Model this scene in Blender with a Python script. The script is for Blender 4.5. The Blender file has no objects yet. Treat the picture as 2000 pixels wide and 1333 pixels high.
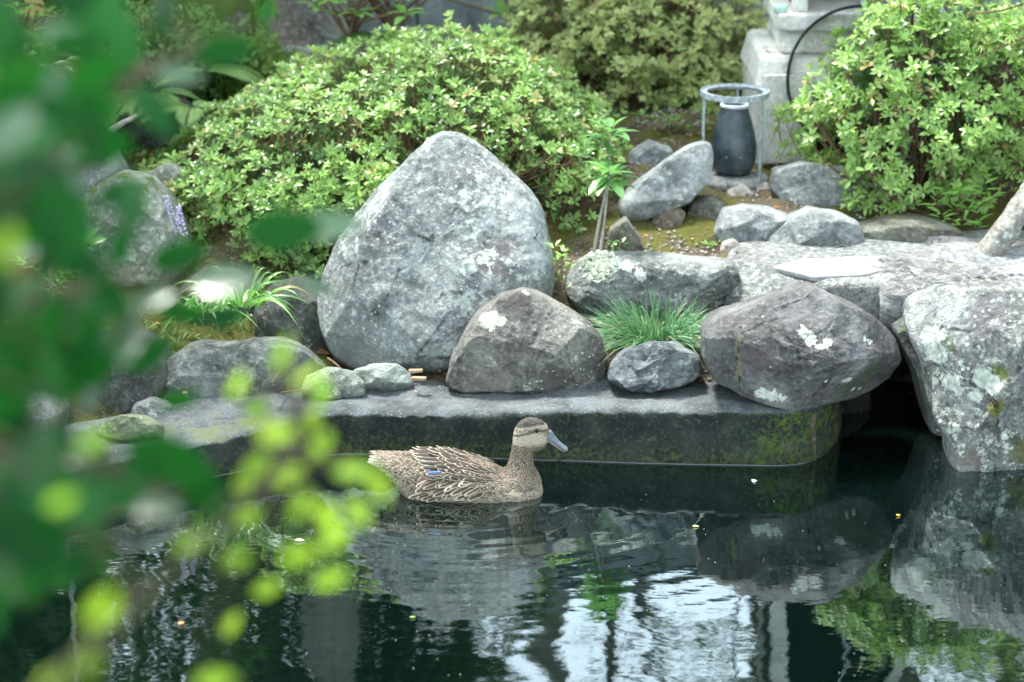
import bpy, math, random
import numpy as np
from mathutils import Vector, Matrix
from mathutils.bvhtree import BVHTree
R = math.radians
rng = np.random.default_rng(7)
random.seed(7)
sc = bpy.context.scene
COL = sc.collection

# ------------------------------------------------------------------ camera, sky, sun, exposure
CAM = np.array([0.0, 0.0, 2.05]); PITCH = R(17.42); FPX = 4722.0
cd = bpy.data.cameras.new('camera'); cam = bpy.data.objects.new('camera', cd); COL.objects.link(cam)
cam.location = CAM; cam.rotation_euler = (R(90) - PITCH, 0, 0)
cd.lens = 85; cd.sensor_width = 36; cd.clip_start = 0.05; cd.clip_end = 500
cd.dof.use_dof = True; cd.dof.focus_distance = 5.72; cd.dof.aperture_fstop = 2.8
sc.camera = cam
world = bpy.data.worlds.new('World'); sc.world = world; world.use_nodes = True
wn = world.node_tree; bg = wn.nodes['Background']
sky = wn.nodes.new('ShaderNodeTexSky'); sky.sky_type = 'NISHITA'; sky.sun_disc = False
SUN_EL, SUN_AZ = R(66), R(318)     # azimuth of the sun measured from +Y clockwise
sky.sun_elevation = SUN_EL; sky.sun_rotation = SUN_AZ; sky.air_density = 1.0; sky.dust_density = 4.0; sky.ozone_density = 1.2
tc = wn.nodes.new('ShaderNodeTexCoord'); cn = wn.nodes.new('ShaderNodeTexNoise'); cn.inputs['Scale'].default_value = 2.2; cn.inputs['Detail'].default_value = 6
cr = wn.nodes.new('ShaderNodeMapRange'); cr.inputs[1].default_value = .35; cr.inputs[2].default_value = .62; cr.inputs[3].default_value = .72; cr.inputs[4].default_value = .96
cm = wn.nodes.new('ShaderNodeMix'); cm.data_type = 'RGBA'; cm.inputs[7].default_value = (10.2, 11.7, 13.0, 1)     # bright overcast layer over the blue
wn.links.new(tc.outputs['Generated'], cn.inputs['Vector']); wn.links.new(cn.outputs[0], cr.inputs[0]); wn.links.new(cr.outputs[0], cm.inputs[0])
wn.links.new(sky.outputs[0], cm.inputs[6]); wn.links.new(cm.outputs[2], bg.inputs[0]); bg.inputs[1].default_value = 0.115
sd = bpy.data.lights.new('sun', 'SUN'); sun = bpy.data.objects.new('sun', sd); COL.objects.link(sun)
sd.energy = 4.8; sd.angle = R(10); sd.color = (1.0, 0.97, 0.92)
sdir = Vector((math.sin(SUN_AZ) * math.cos(SUN_EL), math.cos(SUN_AZ) * math.cos(SUN_EL), math.sin(SUN_EL)))
sun.rotation_euler = sdir.to_track_quat('Z', 'Y').to_euler(); sun.location = (0, 0, 8)
sc.view_settings.view_transform = 'Standard'; sc.view_settings.look = 'None'
sc.view_settings.gamma = 1; sc.view_settings.use_curve_mapping = False
sc.view_settings.exposure = 1.62
sc.render.engine = 'CYCLES'
sc.cycles.max_bounces = 6; sc.cycles.transparent_max_bounces = 8

# ------------------------------------------------------------------ pixel -> world (2000x1333 photograph)
FW = np.array([0, math.cos(PITCH), -math.sin(PITCH)]); UP = np.array([0, math.sin(PITCH), math.cos(PITCH)]); RT = np.array([1., 0, 0])
def ray(px, py):
    return FW + RT * ((px - 1000) / FPX) + UP * ((666.5 - py) / FPX)
def atY(px, py, Y):
    d = ray(px, py); return CAM + d * (Y / d[1])
def atZ(px, py, z):
    d = ray(px, py); return CAM + d * ((z - CAM[2]) / d[2])
def atD(px, py, D):
    d = ray(px, py); return CAM + d / np.linalg.norm(d) * D
def atPlane(px, py, o, n):
    d = ray(px, py); return CAM + d * (np.dot(o - CAM, n) / np.dot(d, n))

# ------------------------------------------------------------------ numpy noise
def _h(ix, iy, iz, s):
    with np.errstate(over='ignore'):
        h = (ix.astype(np.uint32) * np.uint32(374761393)) ^ (iy.astype(np.uint32) * np.uint32(668265263)) ^ (iz.astype(np.uint32) * np.uint32(2246822519)) ^ np.uint32((s * 3266489917) & 0xffffffff)
        h = (h ^ (h >> np.uint32(15))) * np.uint32(2246822519); h = (h ^ (h >> np.uint32(13))) * np.uint32(3266489917); h ^= h >> np.uint32(16)
    return h.astype(np.float64) / 4294967295.0 * 2 - 1
def noise(p, s=0):
    i = np.floor(p).astype(np.int64); f = p - i; f = f * f * f * (f * (f * 6 - 15) + 10)
    o = 0
    for dx in (0, 1):
        wx = f[:, 0] if dx else 1 - f[:, 0]
        for dy in (0, 1):
            wy = f[:, 1] if dy else 1 - f[:, 1]
            for dz in (0, 1):
                wz = f[:, 2] if dz else 1 - f[:, 2]
                o = o + wx * wy * wz * _h(i[:, 0] + dx, i[:, 1] + dy, i[:, 2] + dz, s)
    return o
def fbm(p, s=0, o=4, g=0.5):
    a, t, r = 1.0, 0, 0
    for k in range(o):
        r = r + a * noise(p * (2.03 ** k) + 17.3 * k, s + k); t += a; a *= g
    return r / t

# ------------------------------------------------------------------ mesh / object helpers
def mesh_np(name, V, F, mat=None, smooth=True, tint=None, uv=None):
    """V (n,3); F (m,4) or (m,3) int array or list of such arrays"""
    Fs = F if isinstance(F, list) else [F]
    me = bpy.data.meshes.new(name)
    nv = len(V); loops = np.concatenate([f.ravel() for f in Fs]).astype(np.int32)
    sizes = np.concatenate([np.full(len(f), f.shape[1]) for f in Fs]).astype(np.int32)
    starts = np.concatenate([[0], np.cumsum(sizes)[:-1]]).astype(np.int32)
    me.vertices.add(nv); me.vertices.foreach_set('co', np.ascontiguousarray(V, np.float32).ravel())
    me.loops.add(len(loops)); me.loops.foreach_set('vertex_index', loops)
    me.polygons.add(len(sizes)); me.polygons.foreach_set('loop_start', starts)
    me.polygons.foreach_set('use_smooth', np.full(len(sizes), smooth))
    if tint is not None:
        a = me.attributes.new('tint', 'FLOAT_COLOR', 'POINT'); t = np.ones((nv, 4), np.float32); t[:, :tint.shape[1]] = tint
        a.data.foreach_set('color', t.ravel())
    if uv is not None:
        l = me.uv_layers.new(name='UVMap'); l.data.foreach_set('uv', np.ascontiguousarray(uv[loops], np.float32).ravel())
    me.update(calc_edges=True); me.validate()
    if mat: me.materials.append(mat)
    return me
def link(name, me, parent=None, loc=None, kind=None):
    o = bpy.data.objects.new(name, me); COL.objects.link(o)
    if loc is not None: o.location = tuple(float(c) for c in loc)
    if parent: o.parent = parent
    if kind: o['kind'] = kind
    return o
def thing(name, label, cat, loc=(0, 0, 0), group=None):
    o = link(name, None, loc=loc); return tag(o, label, cat, group)
def tag(o, label, cat, group=None):
    o['label'] = label; o['category'] = cat
    if group: o['group'] = group
    return o
def grid_faces(nu, nv, wrap_u=False):
    u = np.arange(nu if wrap_u else nu - 1); v = np.arange(nv - 1)
    U, Vv = np.meshgrid(u, v, indexing='ij'); U2 = (U + 1) % nu
    return np.stack([U * nv + Vv, U2 * nv + Vv, U2 * nv + Vv + 1, U * nv + Vv + 1], -1).reshape(-1, 4)
def tube_np(P, rad, seg=6, cap=True):
    P = np.asarray(P, float); n = len(P); rad = np.broadcast_to(rad, (n,))
    T = np.gradient(P, axis=0); T /= np.linalg.norm(T, axis=1)[:, None] + 1e-9
    ref = np.array([0.3, 0.9, 0.1]) if abs(T[0][2]) > .7 else np.array([0, 0, 1.])
    A = np.cross(T, ref); A /= np.linalg.norm(A, axis=1)[:, None] + 1e-9; B = np.cross(T, A)
    a = np.linspace(0, 2 * math.pi, seg, endpoint=False)
    V = P[:, None] + rad[:, None, None] * (A[:, None] * np.cos(a)[None, :, None] + B[:, None] * np.sin(a)[None, :, None])
    V = V.reshape(-1, 3); F = []
    i = np.arange(n - 1)[:, None] * seg; j = np.arange(seg)[None]
    F = np.stack([i + j, i + (j + 1) % seg, i + seg + (j + 1) % seg, i + seg + j], -1).reshape(-1, 4)
    return V, F
def join_np(parts):
    Vs, Fs, k = [], [], 0
    for V, F in parts:
        Vs.append(V); Fs.append(F + k); k += len(V)
    return np.concatenate(Vs), np.concatenate(Fs)
def box_np(lo, hi):
    x0, y0, z0 = lo; x1, y1, z1 = hi
    V = np.array([[x0, y0, z0], [x1, y0, z0], [x1, y1, z0], [x0, y1, z0], [x0, y0, z1], [x1, y0, z1], [x1, y1, z1], [x0, y1, z1]], float)
    F = np.array([[0, 3, 2, 1], [4, 5, 6, 7], [0, 1, 5, 4], [1, 2, 6, 5], [2, 3, 7, 6], [3, 0, 4, 7]])
    return V, F
def bevel(o, w=.004, seg=2):
    m = o.modifiers.new('bevel', 'BEVEL'); m.width = w; m.segments = seg; m.limit_method = 'ANGLE'; return o
def lathe_np(prof, seg=48):
    a = np.linspace(0, 2 * math.pi, seg, endpoint=False); prof = np.array(prof)
    V = np.stack([prof[None, :, 0] * np.cos(a)[:, None], prof[None, :, 0] * np.sin(a)[:, None], np.broadcast_to(prof[None, :, 1], (seg, len(prof)))], -1).reshape(-1, 3)
    return V, grid_faces(seg, len(prof), True)

# ------------------------------------------------------------------ node helper
class NG:
    def __init__(s, name):
        s.m = bpy.data.materials.new(name); s.m.use_nodes = True; s.t = s.m.node_tree; s.t.nodes.clear()
        s.out = s.t.nodes.new('ShaderNodeOutputMaterial')
    def n(s, typ, ins=None, **kw):
        nd = s.t.nodes.new(typ)
        for k, v in kw.items(): setattr(nd, k, v)
        for k, v in (ins or {}).items(): s.set(nd, k, v)
        return nd
    def set(s, nd, k, v):
        i = nd.inputs[k]
        if isinstance(v, bpy.types.NodeSocket): s.t.links.new(v, i)
        elif isinstance(v, bpy.types.Node): s.t.links.new(v.outputs[0], i)
        else:
            if hasattr(i.default_value, '__len__') and len(i.default_value) == 4 and len(v) == 3: v = (*v, 1)
            i.default_value = v
    def math(s, op, a, b=0.0, c=0.0, clamp=False):
        nd = s.n('ShaderNodeMath', {0: a, 1: b, 2: c}, operation=op); nd.use_clamp = clamp; return nd.outputs[0]
    def ss(s, x, lo, hi, a=0.0, b=1.0):
        return s.n('ShaderNodeMapRange', {0: x, 1: lo, 2: hi, 3: a, 4: b}, interpolation_type='SMOOTHSTEP').outputs[0]
    def mix(s, f, a, b, mode='MIX'):
        nd = s.n('ShaderNodeMix', data_type='RGBA', blend_type=mode)
        for k, v in ((0, f), (6, a), (7, b)): s.set(nd, k, v)
        return nd.outputs[2]
    def noise(s, vec, scale, detail=5, rough=.55, dist=0.0):
        return s.n('ShaderNodeTexNoise', {'Vector': vec, 'Scale': scale, 'Detail': detail, 'Roughness': rough, 'Distortion': dist}).outputs[0]
    def vor(s, vec, scale, feature='F1', out=0, rand=1.0):
        return s.n('ShaderNodeTexVoronoi', {'Vector': vec, 'Scale': scale, 'Randomness': rand}, feature=feature).outputs[out]
    def vmath(s, op, a, b=(0, 0, 0)):
        return s.n('ShaderNodeVectorMath', {0: a, 1: b}, operation=op)
    def bump(s, h, strength=.5, dist=.01, normal=None):
        d = {'Height': h, 'Strength': strength, 'Distance': dist}
        if normal is not None: d['Normal'] = normal
        return s.n('ShaderNodeBump', d).outputs[0]
    def pos(s): return s.n('ShaderNodeTexCoord').outputs['Object']
    def up(s):
        g = s.n('ShaderNodeNewGeometry').outputs['Normal']; x = s.n('ShaderNodeSeparateXYZ', {0: g}); return x.outputs[2]
    def done(s, color, rough=.8, normal=None, spec=.3, metal=0.0, **kw):
        b = s.n('ShaderNodeBsdfPrincipled', {'Base Color': color, 'Roughness': rough, 'Specular IOR Level': spec, 'Metallic': metal})
        for k, v in kw.items(): s.set(b, k, v)
        if normal is not None: s.set(b, 'Normal', normal)
        s.t.links.new(b.outputs[0], s.out.inputs[0]); return s.m

def simple(name, col, rough=.6, metal=0.0, var=.25, scale=30, bump=.3, bdist=.002, spec=.3):
    g = NG(name); p = g.pos(); n = g.noise(p, scale, 6)
    c = g.mix(g.ss(n, .3, .7), tuple(k * (1 - var) for k in col), tuple(min(1, k * (1 + var)) for k in col))
    return g.done(c, rough, g.bump(g.noise(p, scale * 3, 5), bump, bdist), spec, metal)

def rock_mat(name, base=(.2, .22, .21), dark=(.09, .095, .09), light=(.36, .38, .36), lich=.0, lscale=9., lcol=(.62, .66, .58),
             spots=(), speck=.5, moss=.0, mcol=(.09, .13, .02), hue=(.19, .18, .18), huef=.3, cracks=.4, bump=1.0, stain=.5, strata=0.0, vein=None, lregion=(), lines=(), patches=()):
    """stone: mottled base, dark stains, crusty lichen blotches at scattered and given places, moss on what faces up"""
    g = NG(name); p = g.pos()
    wob = g.vmath('SUBTRACT', g.n('ShaderNodeTexNoise', {'Vector': p, 'Scale': 22.0, 'Detail': 5.0, 'Roughness': .65}).outputs[1], (.5, .5, .5)).outputs[0]
    wob = g.vmath('SCALE', wob); g.set(wob, 'Scale', .05); pw = g.vmath('ADD', p, wob.outputs[0]).outputs[0]
    ps = p
    if strata:
        mp = g.n('ShaderNodeMapping', {'Vector': p, 'Scale': (1, 1, 1 + strata * 4), 'Rotation': (0, .15, 0)}); ps = mp.outputs[0]
    big = g.noise(ps, 3.2, 4, .6, .4); mid = g.noise(ps, 14, 7, .65, .3); fine = g.noise(p, 70, 8, .72); grain = g.noise(p, 330, 3, .6)
    c = g.mix(g.ss(mid, .32, .68), dark, base)
    c = g.mix(g.ss(big, .42, .66), c, light)
    c = g.mix(g.math('MULTIPLY', g.ss(g.noise(p, 5.5, 3), .5, .66), huef), c, hue)
    c = g.mix(g.math('MULTIPLY', g.ss(fine, .50, .66), speck), c, tuple(min(.8, k * 1.35 + .05) for k in light))
    c = g.mix(g.math('MULTIPLY', g.ss(fine, .48, .35), speck), c, tuple(k * .5 for k in dark))
    c = g.mix(g.math('MULTIPLY', g.ss(g.noise(ps, 8.5, 8, .7, 1.2), .53, .64), stain), c, tuple(k * .55 for k in dark))
    # pits and hairline cracks
    cr = g.vor(pw, 7, 'DISTANCE_TO_EDGE'); crm = g.math('MULTIPLY', g.ss(cr, .014, .0), g.ss(g.noise(p, 4, 2), .5, .62))
    c = g.mix(g.math('MULTIPLY', crm, cracks), c, (.015, .017, .015))
    # pitted surface
    pit = g.math('MULTIPLY', g.ss(g.vor(pw, 75), .22, .10), g.ss(g.noise(p, 11, 3), .48, .60)); c = g.mix(g.math('MULTIPLY', pit, .65), c, tuple(k * .4 for k in dark))
    ln_n = g.math('MULTIPLY', g.math('SUBTRACT', g.noise(p, 38, 6, .75), .5), .030); ln_m = g.ss(g.noise(p, 24, 4, .7), .38, .58)
    for (x, y, z, r, colr, st) in patches:
        d = g.n('ShaderNodeVectorMath', {0: p, 1: (x, y, z)}, operation='DISTANCE').outputs[1]
        d = g.math('ADD', d, g.math('MULTIPLY', g.math('SUBTRACT', g.noise(p, 26, 8, .78), .5), r * 3.2)); c = g.mix(g.math('MULTIPLY', g.ss(d, r, r * .45), st), c, colr)
    linem = None
    for (a_, b_, w) in lines:
        ab = np.array(b_) - np.array(a_); L2 = float(ab @ ab) + 1e-9
        pa = g.vmath('SUBTRACT', p, tuple(float(q) for q in a_)).outputs[0]; tq = g.math('DIVIDE', g.n('ShaderNodeVectorMath', {0: pa, 1: tuple(float(q) for q in ab)}, operation='DOT_PRODUCT').outputs[1], L2, clamp=True)
        off = g.n('ShaderNodeVectorMath', {0: tuple(float(q) for q in ab)}, operation='SCALE'); g.set(off, 'Scale', tq)
        d = g.n('ShaderNodeVectorMath', {0: pa, 1: off.outputs[0]}, operation='DISTANCE').outputs[1]
        m = g.math('MULTIPLY', g.ss(g.math('ADD', d, ln_n), w * 1.25, w * .1), ln_m); linem = m if linem is None else g.math('MAXIMUM', linem, m)
    if linem is not None: c = g.mix(g.math('MULTIPLY', linem, .8), c, tuple(k * .3 for k in dark))
    lm = None
    edge_n = g.noise(p, 60, 5, .72) if spots else None
    if lich > 0:
        a = g.math('ADD', g.math('MULTIPLY', g.noise(p, lscale * .45, 4, .6), .45), g.math('MULTIPLY', g.noise(p, lscale * 3.2, 6, .75), .55)); thr = .665 - .20 * lich
        for (x, y, z, r) in lregion:
            d = g.n('ShaderNodeVectorMath', {0: p, 1: (x, y, z)}, operation='DISTANCE').outputs[1]; bo = g.math('MULTIPLY', g.ss(d, r, r * .3), .085); a = g.math('ADD', a, bo)
        lm = g.ss(a, thr, thr + .03)
        sp = g.ss(g.math('ADD', g.vor(p, lscale * 7), g.math('MULTIPLY', g.noise(p, 150, 3), .2)), .36, .28); pres = g.ss(g.noise(p, lscale * .6, 3, .6), .62 - .2 * lich, .66 - .2 * lich)
        lm = g.math('MAXIMUM', lm, g.math('MULTIPLY', sp, pres))
    for (x, y, z, r) in spots:
        d = g.n('ShaderNodeVectorMath', {0: pw, 1: (x, y, z)}, operation='DISTANCE').outputs[1]
        d = g.math('ADD', d, g.math('MULTIPLY', g.math('SUBTRACT', edge_n, .5), min(.045, r * 2.2)))
        m = g.ss(d, r, r * .88); lm = m if lm is None else g.math('MAXIMUM', lm, m)
    h = g.math('ADD', g.math('MULTIPLY', mid, .5), g.math('ADD', g.math('MULTIPLY', fine, .50), g.math('MULTIPLY', grain, .16)))
    h = g.math('SUBTRACT', h, g.math('MULTIPLY', crm, .35)); h = g.math('SUBTRACT', h, g.math('MULTIPLY', pit, .22))
    if linem is not None: h = g.math('SUBTRACT', h, g.math('MULTIPLY', linem, .5))
    if lm is not None:
        lf = g.math('MULTIPLY', lm, g.ss(g.noise(p, 120, 5, .7), .30, .5, .55, 1.0))
        c = g.mix(lf, c, g.mix(g.ss(g.noise(p, 60, 4), .35, .65), tuple(k * .72 for k in lcol), lcol))
        h = g.math('ADD', h, g.math('MULTIPLY', lm, .12))
    if vein:
        (x, y, z, rx, rz) = vein
        sx = g.n('ShaderNodeSeparateXYZ', {0: g.vmath('SUBTRACT', pw, (x, y, z)).outputs[0]})
        m = g.math('MULTIPLY', g.ss(g.math('ABSOLUTE', sx.outputs[0]), rx, rx * .5), g.ss(g.math('ABSOLUTE', sx.outputs[2]), rz, rz * .7))
        c = g.mix(g.math('MULTIPLY', m, .55), c, (.24, .22, .11))
    if moss > 0:
        mn = g.noise(p, 7, 6, .65); upf = g.math('MULTIPLY', g.ss(g.up(), -.1, .8), .2)
        mm = g.ss(g.math('ADD', mn, upf), .82 - .3 * moss, .88 - .3 * moss)
        mc = g.mix(g.noise(p, 160, 4), tuple(k * .45 for k in mcol), tuple(k * 1.7 for k in mcol))
        c = g.mix(mm, c, mc); h = g.math('ADD', h, g.math('MULTIPLY', mm, g.math('MULTIPLY', g.noise(p, 200, 3), .4)))
    return g.done(c, g.ss(mid, .2, .8, .62, .9), g.bump(h, min(1, .95 * bump), .03 * max(1, bump)), .3)

# ------------------------------------------------------------------ rock builder
def rock(label, outline, Y, lean=0.0, thick=.1, mat=None, seed=1, res=(150, 70), amp=.012, facets=6, boxy=.62, front=None,
         plan_z=None, cat='rock', name='boulder', yaw=0.0, freq=6., group=None, ridged=.4, base_z=None, fdepth=(.72, .95)):
    """stone whose outline (in the photograph) stands at its own distance; rounded out front and back to its real depth"""
    pts = np.array(outline, float)
    if plan_z is None:
        cy = pts[:, 1].max(); o = atY(pts[:, 0].mean(), cy, Y)
        n = np.array([math.sin(yaw) * math.cos(lean), -math.cos(lean) * math.cos(yaw), math.sin(lean)])
        W = np.array([atPlane(a, b, o, n) for a, b in pts]); u = np.cross([0, 0, 1.], n) ; u /= np.linalg.norm(u); v = np.cross(n, u)
    else:
        W = np.array([atZ(a, b, plan_z) for a, b in pts]); n = np.array([0, 0, 1.]); u = RT; v = np.array([0, 1., 0]); o = W[0]
    c = (W.max(0) + W.min(0)) / 2; c = c + n * 0
    P2 = np.stack([(W - c) @ u, (W - c) @ v], 1)
    nph, nl = res; ext = np.abs(P2).max(0); P2 = P2 / ext
    ph = np.linspace(0, 2 * math.pi, nph, endpoint=False); Rr = np.zeros(nph)
    A = P2; B = np.roll(P2, -1, 0)
    for i, a in enumerate(ph):
        d = np.array([math.cos(a), math.sin(a)]); e = B - A
        den = d[0] * e[:, 1] - d[1] * e[:, 0]; den[abs(den) < 1e-12] = 1e-12
        t = (A[:, 0] * e[:, 1] - A[:, 1] * e[:, 0]) / den; s = (A[:, 0] * d[1] - A[:, 1] * d[0]) / den
        ok = (t > 0) & (s >= -1e-6) & (s <= 1 + 1e-6); Rr[i] = t[ok].max() if ok.any() else .01
    k = max(1, nph // 90); w = np.exp(-.5 * (np.arange(-k * 2, k * 2 + 1) / k) ** 2); w /= w.sum()
    Rr = np.convolve(np.concatenate([Rr[-2 * k:], Rr, Rr[:2 * k]]), w, 'valid')
    la = np.linspace(-math.pi / 2, math.pi / 2, nl)
    f = np.cos(la).clip(0) ** boxy; g_ = np.sign(np.sin(la)) * np.abs(np.sin(la)) ** (boxy + .12)
    tf = thick if front is None else front
    T = np.where(la > 0, tf, thick)
    V = (Rr[:, None] * f[None])[..., None] * (np.cos(ph)[:, None, None] * u * ext[0] + np.sin(ph)[:, None, None] * v * ext[1]) + (g_ * T)[None, :, None] * n
    V = V.reshape(-1, 3)
    rr = np.random.default_rng(seed)
    for _ in range(facets):
        q = rr.normal(size=3); q = q[0] * u * .62 + q[1] * v * .62 + n * (abs(q[2]) + .5); q /= np.linalg.norm(q)
        s = V @ q; lim = s.max() * rr.uniform(*fdepth); d = s - lim; m = d > 0
        V[m] -= q * (d[m] * .93)[:, None]
    nrm = V / (np.linalg.norm(V, axis=1)[:, None] + 1e-9)
    Q = V * freq + seed * 7.7
    sil = 1 - .6 * np.abs(np.cos(np.tile(la, nph))) ** 6
    d = fbm(Q, seed, 6, .62) * amp * 2.0 - ridged * amp * np.abs(noise(Q * 1.7, seed + 9)) ** .6 + ridged * amp * .5
    V = V + nrm * (d * sil)[:, None]
    base = c.copy(); base[2] = (V[:, 2].min() + c[2]) if base_z is None else base_z
    V = V + c - base
    F = grid_faces(nph, nl, True)
    if callable(mat):
        bvh = BVHTree.FromPolygons([tuple(x) for x in (V + base)], [tuple(int(i) for i in f) for f in F])
        def hit(a, b):
            dd = ray(a, b); h = bvh.ray_cast(Vector(CAM), Vector(dd).normalized())[0]
            return (np.array(h) if h else atY(a, b, Y)) - base
        mat = mat(hit)
    o_ = link(name, mesh_np(name, V, F, mat), loc=base)
    return tag(o_, label, cat, group)

# ------------------------------------------------------------------ terrain, pond rim, water
WL = [(-500, 1110), (-200, 1050), (0, 1012), (77, 998), (190, 979), (286, 957), (478, 919), (599, 894), (660, 886), (760, 888), (935, 894), (1160, 902), (1287, 906), (1553, 911)]
WLP = np.array([atZ(a, b, 0.0)[:2] for a, b in WL])
WLP = np.concatenate([[[-4.5, WLP[0, 1] - .9]], WLP])
RIMH = lambda x: np.interp(x, [-.6, -.4, 0.1, .5], [.092, .108, .128, .145])
def edgeY(x): return np.interp(x, np.append(WLP[:, 0], [3.5]), np.append(WLP[:, 1], [5.5]))
NOTCH = (.755, 1.12, 6.22)
def terrain(x, y):
    d = y - edgeY(x)
    z = RIMH(x) + np.interp(d, [0, .2, .35, .5, .65, 1.0, 1.5, 3, 8, 60], [-.03, -.012, .03, .11, .2, .26, .31, .4, .5, .6])
    z = z - np.clip((-x - .15) * .6, 0, .10) * np.clip((d - .15) * 4, 0, 1) * np.clip((1.2 - d) * 2, 0, 1)
    p = np.stack([x.ravel(), y.ravel(), np.zeros(x.size)], 1)
    z = z + (fbm(p * 2.5, 3, 4) * .05 + fbm(p * 12, 5, 3) * .012).reshape(x.shape) * np.clip(d * 4 - .6, 0, 1)
    near = 1.15 - y + .25 * np.sin(x * 1.3)
    pond = np.where(near > 0, np.clip(-.5 + near * 3.0, -.5, .28), -.5)
    pond = np.where(np.abs(x) > 4.2, np.maximum(pond, np.clip((np.abs(x) - 4.2) * 2 - .5, -.5, .25)), pond)
    z = np.where(d < .03, pond, z)
    z = np.where((x > NOTCH[0]) & (x < NOTCH[1]) & (y < NOTCH[2]) & (y > 4), -.5, z)
    return z
def Hz(x, y): return float(terrain(np.array([x]), np.array([y]))[0])
def spaced(segs):
    out = []
    for a, b, s in segs: out += list(np.arange(a, b, s))
    return np.array(out + [segs[-1][1]])
xs = spaced([(-60, -6, 3), (-6, -2.2, .2), (-2.2, 2.2, .02), (2.2, 6, .2), (6, 60, 3)])
ys = spaced([(-40, -2, 2), (-2, 5, .12), (5, 7.2, .02), (7.2, 10.5, .06), (10.5, 14, .5), (14, 80, 3)])
X, Yg = np.meshgrid(xs, ys, indexing='ij')
g = NG('ground_soil_moss'); p = g.pos()
c = g.mix(g.ss(g.noise(p, 9, 6), .35, .65), (.045, .035, .02), (.13, .105, .065))
c = g.mix(g.math('MULTIPLY', g.ss(g.noise(p, 90, 5, .7), .52, .68), .7), c, (.24, .22, .17))
sxy = g.n('ShaderNodeSeparateXYZ', {0: p}); leftm = g.ss(sxy.outputs[0], -.35, -.6)
mossm = g.math('MULTIPLY', g.ss(g.math('ADD', g.noise(p, 4.1, 7, .68), g.math('MULTIPLY', leftm, .12)), .46, .54), g.math('MAXIMUM', leftm, g.ss(sxy.outputs[1], 5.95, 6.2)))
c = g.mix(mossm, c, g.mix(g.noise(p, 130, 4), (.045, .05, .010), (.17, .17, .04)))
c = g.mix(g.ss(g.vor(p, 60), .22, .17), c, (.2, .12, .06))
hh = g.math('ADD', g.noise(p, 45, 8, .7), g.math('MULTIPLY', mossm, .3))
M_ground = g.done(c, .95, g.bump(hh, 1.0, .03), .2)
V = np.stack([X, Yg, terrain(X, Yg)], -1).reshape(-1, 3)
link('ground', mesh_np('ground', V, grid_faces(len(xs), len(ys)), M_ground), kind='structure')

# concrete rim of the pond, swept along the waterline
g = NG('rim_concrete'); p = g.pos(); sx = g.n('ShaderNodeSeparateXYZ', {0: p}); up = g.up()
mid = g.noise(p, 9, 7, .65); fine = g.noise(p, 85, 7, .75); peb = g.vor(p, 170); 
top = g.mix(g.ss(mid, .35, .65), (.055, .066, .070), (.15, .168, .175))
top = g.mix(g.math('MULTIPLY', g.ss(peb, .35, .18), g.ss(g.noise(p, 60, 2), .5, .6)), top, (.32, .34, .33))
top = g.mix(g.ss(fine, .48, .30), top, (.05, .06, .055))
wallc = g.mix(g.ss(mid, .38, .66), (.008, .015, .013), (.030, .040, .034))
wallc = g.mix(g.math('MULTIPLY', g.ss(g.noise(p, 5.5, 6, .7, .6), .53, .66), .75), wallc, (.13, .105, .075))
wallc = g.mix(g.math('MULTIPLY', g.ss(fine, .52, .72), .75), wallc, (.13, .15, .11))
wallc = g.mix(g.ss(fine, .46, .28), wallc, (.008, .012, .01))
zmoss = g.ss(g.math('ADD', sx.outputs[2], g.math('MULTIPLY', g.math('SUBTRACT', mid, .5), .12)), .055, .0)
wallc = g.mix(g.math('MULTIPLY', zmoss, g.ss(fine, .42, .60)), wallc, (.06, .078, .022))
gm = g.math('MULTIPLY', g.ss(sx.outputs[0], .50, .68), g.ss(g.math('ADD', g.math('MULTIPLY', g.noise(p, 20, 8, .78), .6), g.math('MULTIPLY', fine, .65)), .60, .70))
wallc = g.mix(gm, wallc, g.mix(g.noise(p, 220, 3), (.02, .04, .006), (.10, .15, .012)))
tm = g.math('MULTIPLY', g.ss(g.noise(p, 4.5, 6, .7), .53, .62), g.ss(sx.outputs[0], -.35, -.55))
top = g.mix(g.math('MULTIPLY', tm, .8), top, (.13, .15, .06))
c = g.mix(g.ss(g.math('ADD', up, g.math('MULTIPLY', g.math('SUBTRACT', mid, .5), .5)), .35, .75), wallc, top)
hh = g.math('ADD', fine, g.math('ADD', g.math('MULTIPLY', g.noise(p, 260, 3), .25), g.math('MULTIPLY', mid, .5)))
M_rim = g.done(c, .85, g.bump(hh, 1.0, .016), .3)
path = [tuple(q) for q in WLP[1:]] + [tuple(atZ(1588, 901, 0)[:2]), tuple(atZ(1618, 882, 0)[:2]), tuple(atZ(1645, 858, 0)[:2]), (.86, 6.15)]
path = np.array(path); seg = np.r_[0, np.cumsum(np.linalg.norm(np.diff(path, axis=0), axis=1))]
t = np.arange(0, seg[-1], .008); P = np.stack([np.interp(t, seg, path[:, 0]), np.interp(t, seg, path[:, 1])], 1)
k = np.exp(-.5 * (np.arange(-12, 13) / 5) ** 2); k /= k.sum()
P = np.stack([np.convolve(np.r_[np.full(12, P[0, i]), P[:, i], np.full(12, P[-1, i])], k, 'valid') for i in (0, 1)], 1)
T = np.gradient(P, axis=0); T /= np.linalg.norm(T, axis=1)[:, None]; Nb = np.stack([-T[:, 1], T[:, 0]], 1)
H = RIMH(P[:, 0]) + .004 * np.sin(P[:, 0] * 9)
prof = [(0, -.4)] + [(0.0, z) for z in np.linspace(-.03, .75, 14)]          # second value: share of the height
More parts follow.
